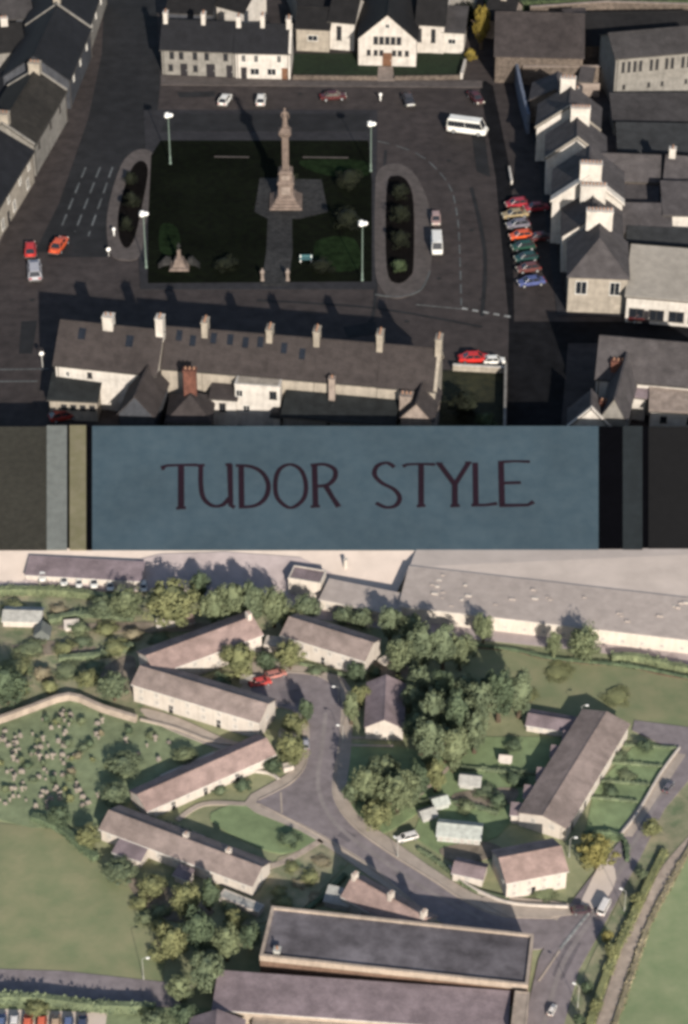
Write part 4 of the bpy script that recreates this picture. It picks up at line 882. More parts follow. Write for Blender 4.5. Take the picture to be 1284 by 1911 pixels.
strip('road_marking', [(524, 1478), (526, 1516)], .2, .19, M['pavement_estate'], 0)
strip('stream', [(860, 1202), (900, 1208), (960, 1213), (1010, 1226), (1090, 1236), (1170, 1242), (1240, 1258), (1330, 1272)], .5, .10, M['brown_brick'])
hedge('low brown hedge along the ditch below the long white factory', [(862, 1204), (960, 1215), (1020, 1229), (1100, 1238), (1180, 1246), (1320, 1274)], .5, .5, 'leaf_dark')
for q, w in (([(655, 1300), (634, 1380), (626, 1440), (627, 1492), (660, 1540), (724, 1588), (804, 1638), (874, 1683), (940, 1708), (1030, 1713)], .14), ([(482, 1499), (560, 1538), (640, 1584), (700, 1624), (780, 1690)], .14), ([(575, 1380), (570, 1428), (540, 1462), (482, 1492)], .14), ([(505, 1253), (590, 1259), (636, 1290)], .14)):
    strip('kerb', q, w, .2, M['pavement_estate'])
strip('wheel_track', [(608, 1330), (600, 1400), (594, 1470), (625, 1535), (700, 1595), (800, 1662), (900, 1715)], .5, .155, M['road_track'])
strip('wheel_track', [(1255, 1440), (1180, 1580), (1120, 1690), (1050, 1800), (1010, 1930)], .5, .145, M['road_track'])
slab('road_patch', [(520, 1290), (560, 1285), (570, 1310), (530, 1312)], .15, M['road_patch'])
slab('road_patch', [(640, 1545), (665, 1560), (650, 1572), (630, 1560)], .15, M['road_patch'])
slab('road_patch', [(1060, 1755), (1085, 1760), (1050, 1830), (1030, 1820)], .14, M['road_patch'])
dm('bare_earth', (.20, .165, .125), .4, .6, bump=.3, big=.1)
for q, m_ in (([(262, 1322), (330, 1338), (420, 1378), (486, 1394), (470, 1406), (400, 1394), (300, 1354)], 'pavement_estate'), ([(290, 1452), (420, 1394), (440, 1400), (330, 1462)], 'dirt_path'), ([(120, 1166), (300, 1160), (420, 1168), (300, 1180), (140, 1178)], 'bare_earth'),
        ([(20, 1205), (120, 1195), (180, 1210), (90, 1222)], 'bare_earth'), ([(200, 1240), (250, 1225), (245, 1290), (190, 1270)], 'bare_earth'), ([(240, 1640), (330, 1660), (400, 1700), (330, 1720), (270, 1690)], 'bare_earth'),
        ([(850, 1480), (960, 1470), (950, 1500), (860, 1505)], 'bare_earth'), ([(1090, 1405), (1120, 1400), (1085, 1500), (1070, 1530)], 'pavement_estate'), ([(820, 1585), (900, 1570), (940, 1590), (860, 1610)], 'bare_earth'), ([(700, 1235), (760, 1240), (750, 1275), (710, 1262)], 'bare_earth'),
        ([(450, 1240), (520, 1235), (520, 1262), (470, 1262)], 'pavement_estate')):
    slab('bare_ground', q, .125+.003*(len(q)+q[0][0] % 5), M[m_], 4)
# ================================================================== ESTATE BUILDINGS
HS = dict(s=.5, over=.35, fm='frame_white', bars=False, cm='render_estate', cpm='render_estate')
M['glass_dark0'] = M['glass_dark']; dm('glass_pale', (.34, .31, .28), .2, 1, rough=.3); M['glass_dark'] = M['glass_pale']
wn = lambda f, n, z, w=.55, h=.6: [(f, (i+.5)/n, z, w, h) for i in range(n)]
building('house_row', 'upper left pale house row with its long wall facing down right', (292, 1257), (488, 1184), 2.7, 4.6, 1.0, 'render_estate', 'tile_pink', wins=wn('F', 7, 2.0)+wn('F', 6, .9), doors=[('F', .25, .5, 1.1), ('F', .75, .5, 1.1)], chim=[(.97, .5, .5, .7, .8)], **HS)
building('house_row', 'pale house row at the head of the turning circle under the factory', (526, 1184), (680, 1232), 2.6, 4.3, 1.0, 'render_estate', 'tile_brown', wins=wn('F', 6, 1.9)+wn('F', 5, .8), doors=[('F', .5, .5, 1.1)], roof='gable', **HS)
building('house_row', 'long pale two storey row above the cemetery corner', (248, 1276), (483, 1347), 2.7, 4.2, .95, 'render_estate', 'tile_brown', wins=wn('F', 8, 2.0)+wn('F', 8, .9)+wn('R', 1, 1.8), doors=[('F', .3, .5, 1.1), ('F', .68, .5, 1.1)], **HS)
building('bungalow_row', 'low pink roofed bungalow row left of the road fork', (275, 1512), (512, 1407), 1.5, 3.7, .85, 'render_estate', 'tile_pink', wins=wn('F', 8, .95), doors=[('F', .2, .45, 1.0), ('F', .45, .45, 1.0), ('F', .7, .45, 1.0)], **HS)
building('bungalow_row', 'long bungalow row beside the left field with two small chimneys', (188, 1546), (470, 1652), 1.75, 3.9, .9, 'render_estate', 'tile_brown', wins=wn('F', 9, 1.1)+wn('R', 1, 1.1), doors=[('F', .22, .45, 1.0), ('F', .6, .45, 1.0)], chim=[(.5, .6, .5, .5, .6), (.78, .6, .5, .5, .6)], **HS)
building('porch_block', 'white lean-to porch with grey roof on the front of the long bungalow row', (212, 1590), (262, 1606), 1.1, 1.6, .4, 'render_estate', 'slate_pink', roof='shed', s=.5, cat='porch')
building('porch_block', 'small cream store at the front middle of the long bungalow row', (325, 1632), (350, 1642), 1.0, 1.2, .3, 'render_estate', 'tile_dull', roof='shed', s=.5, cat='porch')
building('garage', 'low flat roofed garage strip below the right end of the long bungalow row', (408, 1672), (482, 1702), .9, 1.2, .2, 'render_estate', 'shed_grey', roof='flat', s=.5, cat='garage', par=.1)
building('cottage', 'small pink roofed cottage with a white gable among the trees', (682, 1356), (752, 1358), 1.9, 7.6, 1.15, 'render_estate', 'tile_dull', roof='gable_front', wins=[('F', .3, 1.1, .5, .6), ('F', .7, 1.1, .5, .6)], **HS)
building('house_row', 'long brown roofed terrace running away on the right with fronts to the gardens', (969, 1516), (1057, 1545), 1.95, 18.8, .72, 'render_estate', 'tile_brown', roof='gable_front', wins=[('R', (i+.5)/12, 1.6, .5, .6) for i in range(12)]+[('F', .3, 1.4, .6, .6), ('F', .7, 1.4, .6, .6)], doors=[('R', f, .5, 1.1) for f in (.1, .3, .55, .8)], **HS)
for (x, y, w), lb in zip(((401+553, 1520, 46), (978, 1487, 34), (1002, 1454, 38), (1028, 1412, 34), (1050, 1385, 30)),
        ('nearest', 'second', 'third', 'fourth', 'farthest')):
    building('back_store', lb+' of the small white back stores along the left side of the right terrace', (x, y), (x+w, y+4), 1.3, 1.4, .3, 'render_estate', 'tile_dull', roof='shed', s=.5, cat='store', group='back stores of the right terrace')
building('semi_house', 'pink roofed house pair with bright white walls on the bend', (946, 1646), (1058, 1624), 2.6, 4.8, 1.15, 'render_estate', 'tile_pink', wins=wn('F', 4, 1.9)+wn('F', 4, .8)+wn('L', 2, 1.9), doors=[('F', .45, .5, 1.1)], **HS)
building('outbuilding', 'little white annexe left of the pink roofed house pair', (845, 1628), (900, 1640), 1.2, 2.2, .5, 'render_estate', 'tile_dull', s=.5, cat='building', wins=[('F', .5, .7, .5, .5)])
building('long_shed', 'grey roofed long shed with white front behind the right terrace', (983, 1352), (1090, 1370), 1.0, 2.6, .5, 'render_estate', 'slate_pink', roof='gable', s=.5, cat='shed', wins=wn('F', 6, .6, .5, .4))
building('garden_shed', 'pale square garden shed in the middle of the green back gardens', (858, 1462), (895, 1466), .8, 1.6, .5, 'shed_grey', 'shed_grey', s=.5, cat='shed')
building('greenhouse', 'wide pale greenhouse by the gardens above the bend', (816, 1558), (896, 1566), 1.0, 2.4, .6, 'glasshouse', 'glasshouse', s=.5, cat='greenhouse', wins=wn('F', 6, .5, .5, .6))
building('garden_shed', 'tiny white hut in the upper back gardens', (933, 1418), (953, 1420), .6, .8, .3, 'render_estate', 'render_estate', s=.5, cat='shed')
building('greenhouse', 'small greenish greenhouse near the trees above the wide greenhouse', (812, 1505), (838, 1498), .8, 1.4, .4, 'glasshouse', 'glasshouse', s=.5, cat='greenhouse')
building('garden_shed', 'tilted teal roofed shed left of the wide greenhouse', (790, 1528), (815, 1520), .7, 1.4, .4, 'shed_grey', 'shed_grey', s=.5, cat='shed')
building('outbuilding', 'white garage block between the two upper house rows', (492, 1203), (525, 1207), 1.1, 1.8, .4, 'render_estate', 'render_estate', roof='flat', s=.5, cat='garage', par=.1)
building('garden_shed', 'white shed beside the middle row by the left kerb', (520, 1372), (552, 1374), .8, 1.2, .3, 'render_estate', 'render_estate', roof='flat', s=.5, cat='shed', par=.1)
building('garden_shed', 'small white shed by the kerb above the bungalow row', (530, 1434), (548, 1430), .7, .8, .2, 'render_estate', 'render_estate', roof='flat', s=.5, cat='shed', par=.1)
building('garden_shed', 'white store at the left edge of the turning circle', (447, 1268), (474, 1270), .7, 1.0, .2, 'render_estate', 'render_estate', roof='flat', s=.5, cat='shed', par=.1)
building('garden_shed', 'white store at the right end of the turning circle row', (716, 1238), (734, 1228), .7, 1.0, .2, 'render_estate', 'render_estate', roof='flat', s=.5, cat='shed', par=.1)
building('allotment_shed', 'light blue tent shaped shed in the upper left scrub', (64, 1186), (92, 1186), .7, 1.6, .8, 'sign_pale', 'sign_pale', roof='gable_front', s=.5, cat='shed')
building('allotment_shed', 'white hut in the middle of the upper left scrub', (122, 1172), (146, 1170), .6, .9, .3, 'render_estate', 'render_estate', roof='shed', s=.5, cat='shed')
building('allotment_shed', 'white lean-to behind the upper left house row', (294, 1168), (330, 1164), .7, .9, .3, 'render_estate', 'render_estate', roof='shed', s=.5, cat='shed')
building('allotment_shed', 'pink roofed shed behind the upper left house row', (332, 1166), (362, 1160), .7, 1.0, .3, 'parapet', 'tile_pink', roof='shed', s=.5, cat='shed')
building('barn', 'grey white long barn at the left edge of the scrub', (5, 1158), (75, 1160), 1.0, 2.6, .5, 'render_estate', 'shed_grey', s=.5, cat='building')
building('factory', 'long low white factory hall across the top of the estate', (745, 1131), (1330, 1200), 2.1, 7.5, .35, 'factory_wall', 'factory_roof', roof='shed', s=.5, cat='factory', over=.2,
    wins=[('F', (i+.5)/16, .8, .5, .5) for i in range(16)])
building('factory', 'white low loading block at the left end of the factory hall', (598, 1118), (744, 1148), 1.6, 3.6, .3, 'factory_wall', 'factory_roof', roof='shed', s=.5, cat='factory', wins=wn('F', 5, .8))
building('factory', 'square white block with a dark flat roof at the left of the factory', (538, 1078), (598, 1088), 2.4, 2.6, 0, 'factory_wall', 'tile_dull', roof='flat', s=.5, cat='factory', par=.15)
b = MB(); b.lathe([(.3, -1), (.26, 1.3), (.3, 1.4)], 10); o = b.build('chimney_stack', M['factory_wall']); o.location = G(645, 1060, 1.0); tag(o, 'short white chimney stack behind the square white block', 'chimney')
for i, (x, y, w) in enumerate(((80, 1078, 20), (120, 1086, 18), (148, 1090, 14), (176, 1090, 22), (206, 1096, 16), (268, 1098, 14))):
    car(('first', 'second', 'third', 'fourth', 'fifth', 'last')[i]+' white car from the left in the top left yard', x, y, -85, white, 'hatch', .45+.008*w, group='white cars in the top left yard', z=ZR(y)+.05)
building('warehouse', 'broad dull pink roofed shed behind the white cars at the top left', (48, 1072), (262, 1084), 1.4, 3.0, .5, 'render_estate', 'slate_pink', roof='shed', s=.5, cat='building', z0=.4)
# terrace by the road and big flat building
building('house_row', 'pink roofed terrace with two chimneys between the road and the flat roofed block', (640, 1672), (775, 1748), 1.9, 3.6, 1.25, 'render_estate', 'tile_pink', wins=wn('F', 4, 1.3), chim=[(.02, .5, .4, .7, .7), (.52, .5, .4, .7, .8), (.97, .5, .4, .7, .8)], **HS)
building('outbuilding', 'white flat extension behind the pink roofed terrace', (642, 1672), (690, 1692), 1.3, 1.0, .2, 'render_estate', 'render_estate', roof='flat', s=.5, cat='building', par=.1)
building('outbuilding', 'grey roofed lean-to left of the pink roofed terrace', (606, 1680), (650, 1690), 1.0, 1.7, .4, 'shed_grey', 'shed_grey', roof='shed', s=.5, cat='building')
building('outbuilding', 'pale grey flat store by the parapet of the flat roofed block', (665, 1718), (715, 1730), 1.0, 1.8, .2, 'shed_grey', 'slate_pink', roof='flat', s=.5, cat='building', par=.08)
building('flat_block', 'large flat roofed block with a beige parapet and stained grey felt roof', (485, 1783), (985, 1838), 3.3, 7.0, 0, 'brown_brick', 'felt_roof', roof='flat', s=1.0, cat='building', par=.3, band=.42, parm='parapet', gutter=False,
    chim=[(.06, .12, .6, .6, .5)], cm='shed_grey')
building('warehouse', 'wide pink grey slate lean-to roof in front of the flat roofed block', (396, 1884), (948, 1924), 1.9, 4.7, .5, 'parapet', 'slate_pink', roof='shed', s=.5, cat='building', over=.1)
building('parapet_wall_block', 'tall beige end wall at the right side of the slate lean-to', (953, 1921), (980, 1924), 3.1, 5.1, 0, 'parapet', 'parapet', roof='flat', s=.5, cat='wall', par=.1)
building('garage', 'small grey gabled roof at the bottom edge left of the pale wall', (352, 1936), (452, 1940), 1.6, 2.4, 1.3, 'render_estate', 'slate_pink', roof='gable_front', s=.5, cat='building')
building('outbuilding', 'pale wall topped store at the bottom edge in front of the slate roof', (470, 1915), (700, 1934), 1.3, 1.2, 0, 'parapet', 'parapet', roof='flat', s=.5, cat='building', par=.1)
# walls and fences
wall_thing('boundary_wall', 'long tan wall bending round the top of the cemetery', [(-60, 1368), (10, 1346), (60, 1328), (130, 1306), (190, 1328), (255, 1348)], .95, .5, M['dirt_path'], 'wall', smooth=3)
wall_thing('garden_wall', 'low pale garden wall under the long two storey row', [(262, 1345), (330, 1362), (400, 1388), (470, 1392)], .35, .3, M['pavement_estate'], 'wall', smooth=3)
wall_thing('garden_wall', 'curved white garden wall on the bend below the pink roofed pair', [(838, 1620), (862, 1648), (905, 1672), (960, 1690), (1060, 1696)], .45, .2, M['render_estate'], 'wall', smooth=4)
wall_thing('garden_wall', 'white front wall of the gardens along the right road', [(1268, 1398), (1230, 1450), (1190, 1520), (1160, 1558)], .4, .2, M['render_estate'], 'wall', smooth=3)
wall_thing('garden_wall', 'low pale wall along the back of the bungalow row', [(300, 1452), (345, 1432), (400, 1408)], .35, .3, M['render_estate'], 'wall')
wall_thing('garden_wall', 'white curving wall in front of the bungalow row garden', [(455, 1440), (500, 1444), (520, 1456)], .3, .25, M['render_estate'], 'wall', smooth=3)
for i, (a, c, lb) in enumerate([((1098, 1490), (1190, 1498), 'nearest cross hedge in the right front gardens'), ((1120, 1460), (1212, 1466), 'second cross hedge in the right front gardens'), ((1142, 1425), (1236, 1432), 'third cross hedge in the right front gardens'), ((1165, 1392), (1262, 1398), 'farthest cross hedge in the right front gardens')]):
    hedge(lb, [a, c], .45, .45, 'leaf_mid', smooth=0)
hedge('dark clipped hedge enclosing the autumn tree garden', [(1088, 1560), (1140, 1558), (1166, 1575), (1170, 1610)], .7, .6, 'leaf_dark')
hedge('hedge behind the wide greenhouse', [(780, 1500), (850, 1500), (930, 1520)], .5, .6, 'leaf_mid')
hedge('hedge across the upper back gardens', [(850, 1435), (920, 1440), (1000, 1446)], .5, .6, 'leaf_mid')
hedge('hedge inside the bend below the white annexe', [(780, 1585), (830, 1620), (880, 1660), (950, 1680)], .4, .5, 'leaf_mid')
hedge('dark hedge between the cemetery and the left field', [(60, 1528), (110, 1548), (150, 1580), (180, 1606)], .9, 1.2, 'leaf_dark')
hedge('hedge along the lower edge of the bottom left road', [(-60, 1874), (60, 1872), (180, 1886), (290, 1890)], 1.5, 1.0, 'leaf_mid', rough_=.15)
hedge('dark hedge at the left side of the terrace garden beside the flat block', [(560, 1712), (600, 1680), (645, 1636)], .7, .7, 'leaf_dark')
hedge('hedge row behind the long bungalow row', [(280, 1530), (380, 1570), (450, 1602), (500, 1618)], .7, .6, 'leaf_dark')
hedge('olive hedge along the grassy strip beside the right field', [(1240, 1590), (1205, 1660), (1175, 1725), (1140, 1800), (1110, 1880), (1095, 1940)], .6, 1.0, 'leaf_olive')
hedge('dry tan hedge between the dirt path and the right field', [(1300, 1560), (1240, 1668), (1205, 1740), (1175, 1830), (1140, 1930)], .35, .7, 'leaf_dry')
hedge('bushy hedge in front of the right end of the factory', [(1140, 1232), (1190, 1232), (1260, 1250), (1330, 1262)], 1.1, 1.0, 'leaf_green')
hedge('long hedge below the top left white cars', [(-60, 1112), (40, 1108), (140, 1112), (230, 1128)], 1.2, 1.2, 'leaf_green')
hedge('dark hedge in the scrub left of the upper house row', [(110, 1232), (190, 1226), (250, 1208)], .8, 1.0, 'leaf_mid')
hedge('scrubby hedge crossing the upper left scrub', [(90, 1160), (160, 1150), (250, 1158)], .8, 1.2, 'leaf_mid')
hedge('hedge between the turning circle row and its lawn', [(560, 1240), (620, 1256), (680, 1272)], .5, .5, 'leaf_mid')
# trees: foot x, y, crown width, height (picture), leaf, kind, label
TT = [(782, 1306, 46, 62, 'leaf_mid', 'tall', 'tall tree in the gap below the upper grove'), (826, 1318, 50, 70, 'leaf_dark', 'tall', 'dark tree linking the upper grove and the long grove'), (866, 1322, 48, 66, 'leaf_mid', 'tall', 'tall tree on the field side of the long grove'), (910, 1312, 40, 56, 'leaf_dark', 'tall', 'dark tree at the upper field edge of the long grove'), (776, 1392, 46, 66, 'leaf_dark', 'tall', 'dark tree just right of the cottage front'), (832, 1424, 44, 70, 'leaf_dark', 'tall', 'dark slim tree in the lower middle of the grove'), (868, 1372, 44, 66, 'leaf_mid', 'tall', 'slim tree right of the grove heart'), (766, 1506, 40, 62, 'leaf_mid', 'tall', 'slim tree behind the lower end of the grove'), (700, 1480, 40, 60, 'leaf_mid', 'tall', 'slim tree on the middle of the bend lawn'), (812, 1478, 40, 58, 'leaf_olive', 'tall', 'slim olive tree near the small greenish greenhouse'),
      (325, 1168, 96, 84, 'leaf_olive', 'round', 'largest olive tree behind the upper left house row'), (238, 1155, 60, 58, 'leaf_green', 'round', 'round tree left of the largest olive tree'),
 (192, 1150, 46, 40, 'leaf_mid', 'round', 'small tree at the left of the tree belt'), (402, 1166, 54, 66, 'leaf_green', 'tall', 'first tall tree right of the largest olive tree'), (436, 1160, 52, 72, 'leaf_green', 'round', 'second tree right of the largest olive tree'),
 (474, 1168, 56, 80, 'leaf_mid', 'tall', 'tall tree above the top end of the upper left row'), (512, 1170, 54, 72, 'leaf_green', 'round', 'pale green tree between the two upper rows'), (572, 1160, 48, 50, 'leaf_mid', 'round', 'dark round tree under the square factory block'),
 (545, 1172, 40, 44, 'leaf_olive', 'round', 'small olive tree above the turning circle row'), (375, 1125, 40, 60, 'leaf_dark', 'tall', 'dark tree behind the largest olive tree'),
 (14, 1312, 76, 70, 'leaf_dark', 'round', 'dark tree at the left edge above the tan wall'), (214, 1308, 56, 52, 'leaf_mid', 'round', 'tree at the left end of the long two storey row'), (165, 1280, 40, 34, 'leaf_olive', 'round', 'olive tree in the scrub above the bend of the tan wall'),
 (447, 1262, 58, 60, 'leaf_olive', 'round', 'olive tree in front of the upper left row'), (542, 1250, 46, 52, 'leaf_olive', 'round', 'olive tree at the top of the turning circle'), (498, 1248, 34, 36, 'leaf_dark', 'round', 'dark small tree left of the turning circle top'),
 (410, 1288, 44, 34, 'leaf_dark', 'round', 'dark tree in the corner between the two left rows'), (640, 1162, 38, 34, 'leaf_mid', 'round', 'small tree in front of the loading block'), (676, 1172, 36, 40, 'leaf_mid', 'round', 'tree right of the loading block windows'),
 (728, 1200, 48, 70, 'leaf_mid', 'tall', 'tall tree at the left end of the factory wall'), (768, 1206, 50, 58, 'leaf_green', 'round', 'tree in front of the factory left windows'), (664, 1272, 34, 42, 'leaf_dark', 'round', 'dark bushy tree at the corner of the turning circle row'),
 (745, 1262, 56, 74, 'leaf_green', 'tall', 'tree right of the turning circle row'), (786, 1252, 58, 84, 'leaf_mid', 'tall', 'tall tree in the upper middle grove'), (826, 1250, 56, 82, 'leaf_mid', 'tall', 'second tall tree in the upper middle grove'), (858, 1250, 48, 66, 'leaf_green', 'round', 'tree at the right of the upper middle grove'),
 (901, 1202, 38, 54, 'leaf_green', 'round', 'lone round tree against the factory wall left'), (1032, 1228, 28, 48, 'leaf_green', 'tall', 'slim lone tree against the factory wall'), (1087, 1234, 56, 66, 'leaf_green', 'round', 'broad lone tree against the factory wall'),
 (968, 1338, 54, 88, 'leaf_mid', 'tall', 'tall dark tree at the right tip of the long grove'), (930, 1346, 60, 92, 'leaf_dark', 'tall', 'dark tall tree next to the right tip of the grove'), (893, 1362, 66, 88, 'leaf_mid', 'tall', 'broad tree in the upper right of the grove'),
 (850, 1386, 66, 94, 'leaf_dark', 'tall', 'dark tree in the heart of the long grove'), (806, 1372, 58, 82, 'leaf_mid', 'tall', 'tree right of the small cottage'), (800, 1440, 66, 100, 'leaf_mid', 'tall', 'tall tree in the lower heart of the grove'),
 (846, 1440, 60, 84, 'leaf_green', 'tall', 'tree at the edge of the back gardens'), (885, 1405, 52, 76, 'leaf_mid', 'tall', 'slender tree above the tiny white hut'), (718, 1472, 56, 62, 'leaf_green', 'round', 'tree standing just below the small cottage'),
 (742, 1520, 62, 78, 'leaf_green', 'round', 'big round tree at the lower end of the grove'), (686, 1502, 54, 70, 'leaf_green', 'round', 'tree on the lawn inside the bend'),
 (702, 1546, 52, 50, 'leaf_olive', 'round', 'olive bushy tree above the bend pavement'), (782, 1492, 44, 66, 'leaf_dark', 'tall', 'dark slim tree right of the big lower tree'), (656, 1500, 34, 44, 'leaf_mid', 'round', 'small tree at the left edge of the bend lawn'),
 (655, 1352, 34, 60, 'leaf_green', 'tall', 'slim tree left of the small cottage'), (672, 1318, 34, 44, 'leaf_olive', 'round', 'olive tree behind the slim tree left of the cottage'), (770, 1330, 44, 50, 'leaf_mid', 'round', 'round tree behind the small cottage roof'), (735, 1290, 40, 34, 'leaf_olive', 'round', 'low olive tree above the cottage roof'),
 (548, 1368, 44, 40, 'leaf_olive', 'round', 'tree at the right end of the middle row'), (545, 1424, 54, 54, 'leaf_olive', 'round', 'olive tree by the left kerb above the fork'), (572, 1352, 30, 48, 'leaf_dark', 'tall', 'dark tree leaning over the left kerb'), (510, 1442, 34, 30, 'leaf_dark', 'round', 'dark bushy tree at the right end of the bungalow row'),
 (232, 1440, 60, 40, 'leaf_mid', 'round', 'tree at the right side of the cemetery'), (345, 1420, 40, 30, 'leaf_green', 'round', 'small tree behind the pink bungalow row'), (215, 1500, 50, 44, 'leaf_mid', 'round', 'tree left of the pink bungalow row end'),
 (112, 1540, 38, 40, 'leaf_dark', 'round', 'dark round tree at the lower cemetery corner'), (165, 1580, 40, 44, 'leaf_olive', 'round', 'olive tree at the left end of the long bungalow row'), (225, 1640, 60, 40, 'leaf_mid', 'round', 'tree below the left end of the long bungalow row'),
 (285, 1668, 54, 40, 'leaf_olive', 'round', 'olive tree below the middle of the long bungalow row'), (350, 1720, 62, 82, 'leaf_olive', 'round', 'olive tree at the top of the lower thicket'), (392, 1700, 50, 66, 'leaf_dark', 'tall', 'dark tree below the right end of the bungalow row'),
 (372, 1780, 70, 92, 'leaf_dark', 'round', 'largest dark tree of the lower thicket'), (322, 1790, 62, 70, 'leaf_olive', 'round', 'olive tree at the left side of the lower thicket'), (424, 1792, 58, 74, 'leaf_green', 'round', 'green tree right of the largest dark tree'), (468, 1772, 44, 54, 'leaf_dark', 'round', 'dark tree against the left end of the flat block'),
 (388, 1846, 74, 76, 'leaf_mid', 'round', 'broad tree left of the pink grey slate roof'), (335, 1868, 56, 54, 'leaf_green', 'round', 'tree at the end of the bottom left road'), (345, 1912, 60, 50, 'leaf_dark', 'round', 'dark tree at the bottom edge in the thicket'), (290, 1925, 54, 50, 'leaf_mid', 'round', 'tree at the bottom edge left of the thicket'), (70, 1892, 54, 34, 'leaf_olive', 'round', 'small tree beside the bottom left cars'),
 (300, 1740, 36, 34, 'leaf_olive', 'round', 'small olive tree at the right edge of the left field'), (440, 1730, 46, 40, 'leaf_olive', 'round', 'small tree behind the garage strip'),
 (1112, 1622, 66, 62, 'leaf_autumn', 'round', 'round autumn yellow tree in the hedged corner garden'), (1010, 1502+60, 1, 1, '', '', ''),
 (1128, 1786, 40, 50, 'leaf_olive', 'round', 'olive tree by the lower right road verge'), (1120, 1760, 34, 44, 'leaf_autumn', 'round', 'yellowish tree on the right road verge'), (1082, 1850, 34, 34, 'leaf_dark', 'round', 'dark bushy tree on the right verge'), (1068, 1912, 34, 36, 'leaf_dark', 'round', 'dark tree at the bottom of the right verge'), (1100, 1885, 40, 40, 'leaf_olive', 'round', 'olive tree at the bottom of the right verge'),
 (1178, 1690, 40, 44, 'leaf_olive', 'round', 'olive tree above the dirt path'), (1215, 1560, 34, 34, 'leaf_olive', 'round', 'olive tree beside the upper right road'), (1185, 1640, 34, 36, 'leaf_mid', 'round', 'green tree beside the right road bend'),
 (1205, 1400, 30, 22, 'leaf_dark', 'round', 'dark little tree in the right front gardens')]
for x, y, w, h, lf, kd, lb in TT:
    if x < 480 and y > 1680: w *= .84; h *= .86
    if x > 1060 and y > 1600 and 'autumn yellow' not in lb: w *= .62; h *= .62; x += 12
    if lb: tree(lb, x, y, w*1.14, h*(1.2 if h > 44 else 1.05), lf, kd)
BB = [(540, 1570, 48, 26, 'leaf_dark', 'wide flat bush on the green triangle lawn'), (452, 1472, 40, 24, 'leaf_dark', 'dark bush in front of the bungalow row'), (410, 1480, 30, 18, 'leaf_mid', 'small bush on the bungalow row lawn'), (1015, 1668, 60, 22, 'leaf_green', 'low bush in front of the pink roofed pair'),
 (700, 1262, 30, 24, 'leaf_dark', 'dark bush at the right of the turning circle'), (590, 1256, 34, 16, 'leaf_mid', 'low bush behind the turning circle kerb'), (905, 1480, 50, 22, 'leaf_mid', 'bush beside the square garden shed'), (960, 1460, 44, 24, 'leaf_dark', 'dark bush in the back gardens'), (870, 1510, 40, 22, 'leaf_green', 'green bush above the wide greenhouse'),
 (930, 1500, 40, 26, 'leaf_dark', 'dark bush near the nearest back store'), (30, 1250, 70, 26, 'leaf_olive', 'broad olive bush in the upper left scrub'), (120, 1215, 50, 24, 'leaf_olive', 'bush in the middle of the upper left scrub'), (200, 1180, 44, 22, 'leaf_olive', 'bush right of the white hut in the scrub'), (40, 1290, 50, 28, 'leaf_olive', 'bush above the dark left edge tree'),
 (330, 1500, 1, 1, '', ''), (580, 1640, 40, 20, 'leaf_olive', 'bush on the rough strip above the flat block'), (530, 1690, 44, 22, 'leaf_olive', 'bush at the left corner of the flat block'), (1150, 1415, 40, 18, 'leaf_mid', 'bush in the third right front garden'), (1170, 1450, 44, 16, 'leaf_green', 'bush in the second right front garden'),
 (1140, 1480, 40, 18, 'leaf_dark', 'dark bush in the nearest right front garden'), (130, 1610, 1, 1, '', ''), (960, 1395, 40, 22, 'leaf_dark', 'dark bush left of the long shed gardens'), (1040, 1255, 60, 16, 'leaf_olive', 'flat bush on the field below the ditch'), (980, 1300, 50, 18, 'leaf_olive', 'bush on the field by the grove'), (1150, 1300, 60, 14, 'leaf_olive', 'low bush on the open right field')]
for x, y, w, h, lf, lb in BB:
    if lb: tree(lb, x, y, w, h, lf, 'bush', name='bush', cat='bush')
# cemetery
hs = []
for kx in range(3):
    b = MB(); n = 7; w, h, t = (.2, .5, .09) if kx == 0 else (.26, .38, .12) if kx == 1 else (.12, .75, .1)
    pr = [(-w, 0), (w, 0), (w, h*.7)]+[(w*math.cos(a*math.pi/n), h*.7+h*.3*math.sin(a*math.pi/n)) for a in range(1, n)]+[(-w, h*.7)]
    b.rings([[(x, y, z) for x, z in pr] for y in (-t, t)]); b.box(-w*1.25, w*1.25, -t*2, t*2, 0, .08)
    if kx == 2: b.box(-.28, .28, -.07, .07, .5, .62)
    hs.append(b.mesh('headstone', M['headstone']))
def inside(x, y, poly):
    c = False
    for (x1, y1), (x2, y2) in zip(poly, poly[1:]+poly[:1]):
        if (y1 > y) != (y2 > y) and x < (x2-x1)*(y-y1)/(y2-y1)+x1: c = not c
    return c
cem = [(-20, 1372), (128, 1325), (250, 1362), (340, 1388), (330, 1410), (250, 1440), (180, 1500), (90, 1515), (-20, 1500)]
r2 = random.Random(5); cnt = 0; gl = 'small pale headstones inside the cemetery'
while cnt < 120:
    x, y = r2.uniform(-15, 335), r2.uniform(1325, 1520)
    if not inside(x, y, cem) or r2.random() < .45*(x > 190) or (150 < x < 215 and 1380 < y < 1470): continue
    hk = r2.randrange(3); o = link('headstone', hs[hk]); o.location = G(x, y, .09); o.rotation_euler = (r2.uniform(-.08, .08), r2.uniform(-.08, .08), r2.uniform(-.5, .9)); k = r2.uniform(.55, 1.15); o.scale = (k, k, k)
    tag(o, ('upright rounded headstone', 'broad low headstone', 'narrow cross headstone')[hk]+' in the grass cemetery inside the bent tan wall', 'headstone', ('upright rounded headstones of the cemetery', 'broad low headstones of the cemetery', 'narrow cross headstones of the cemetery')[hk]); cnt += 1
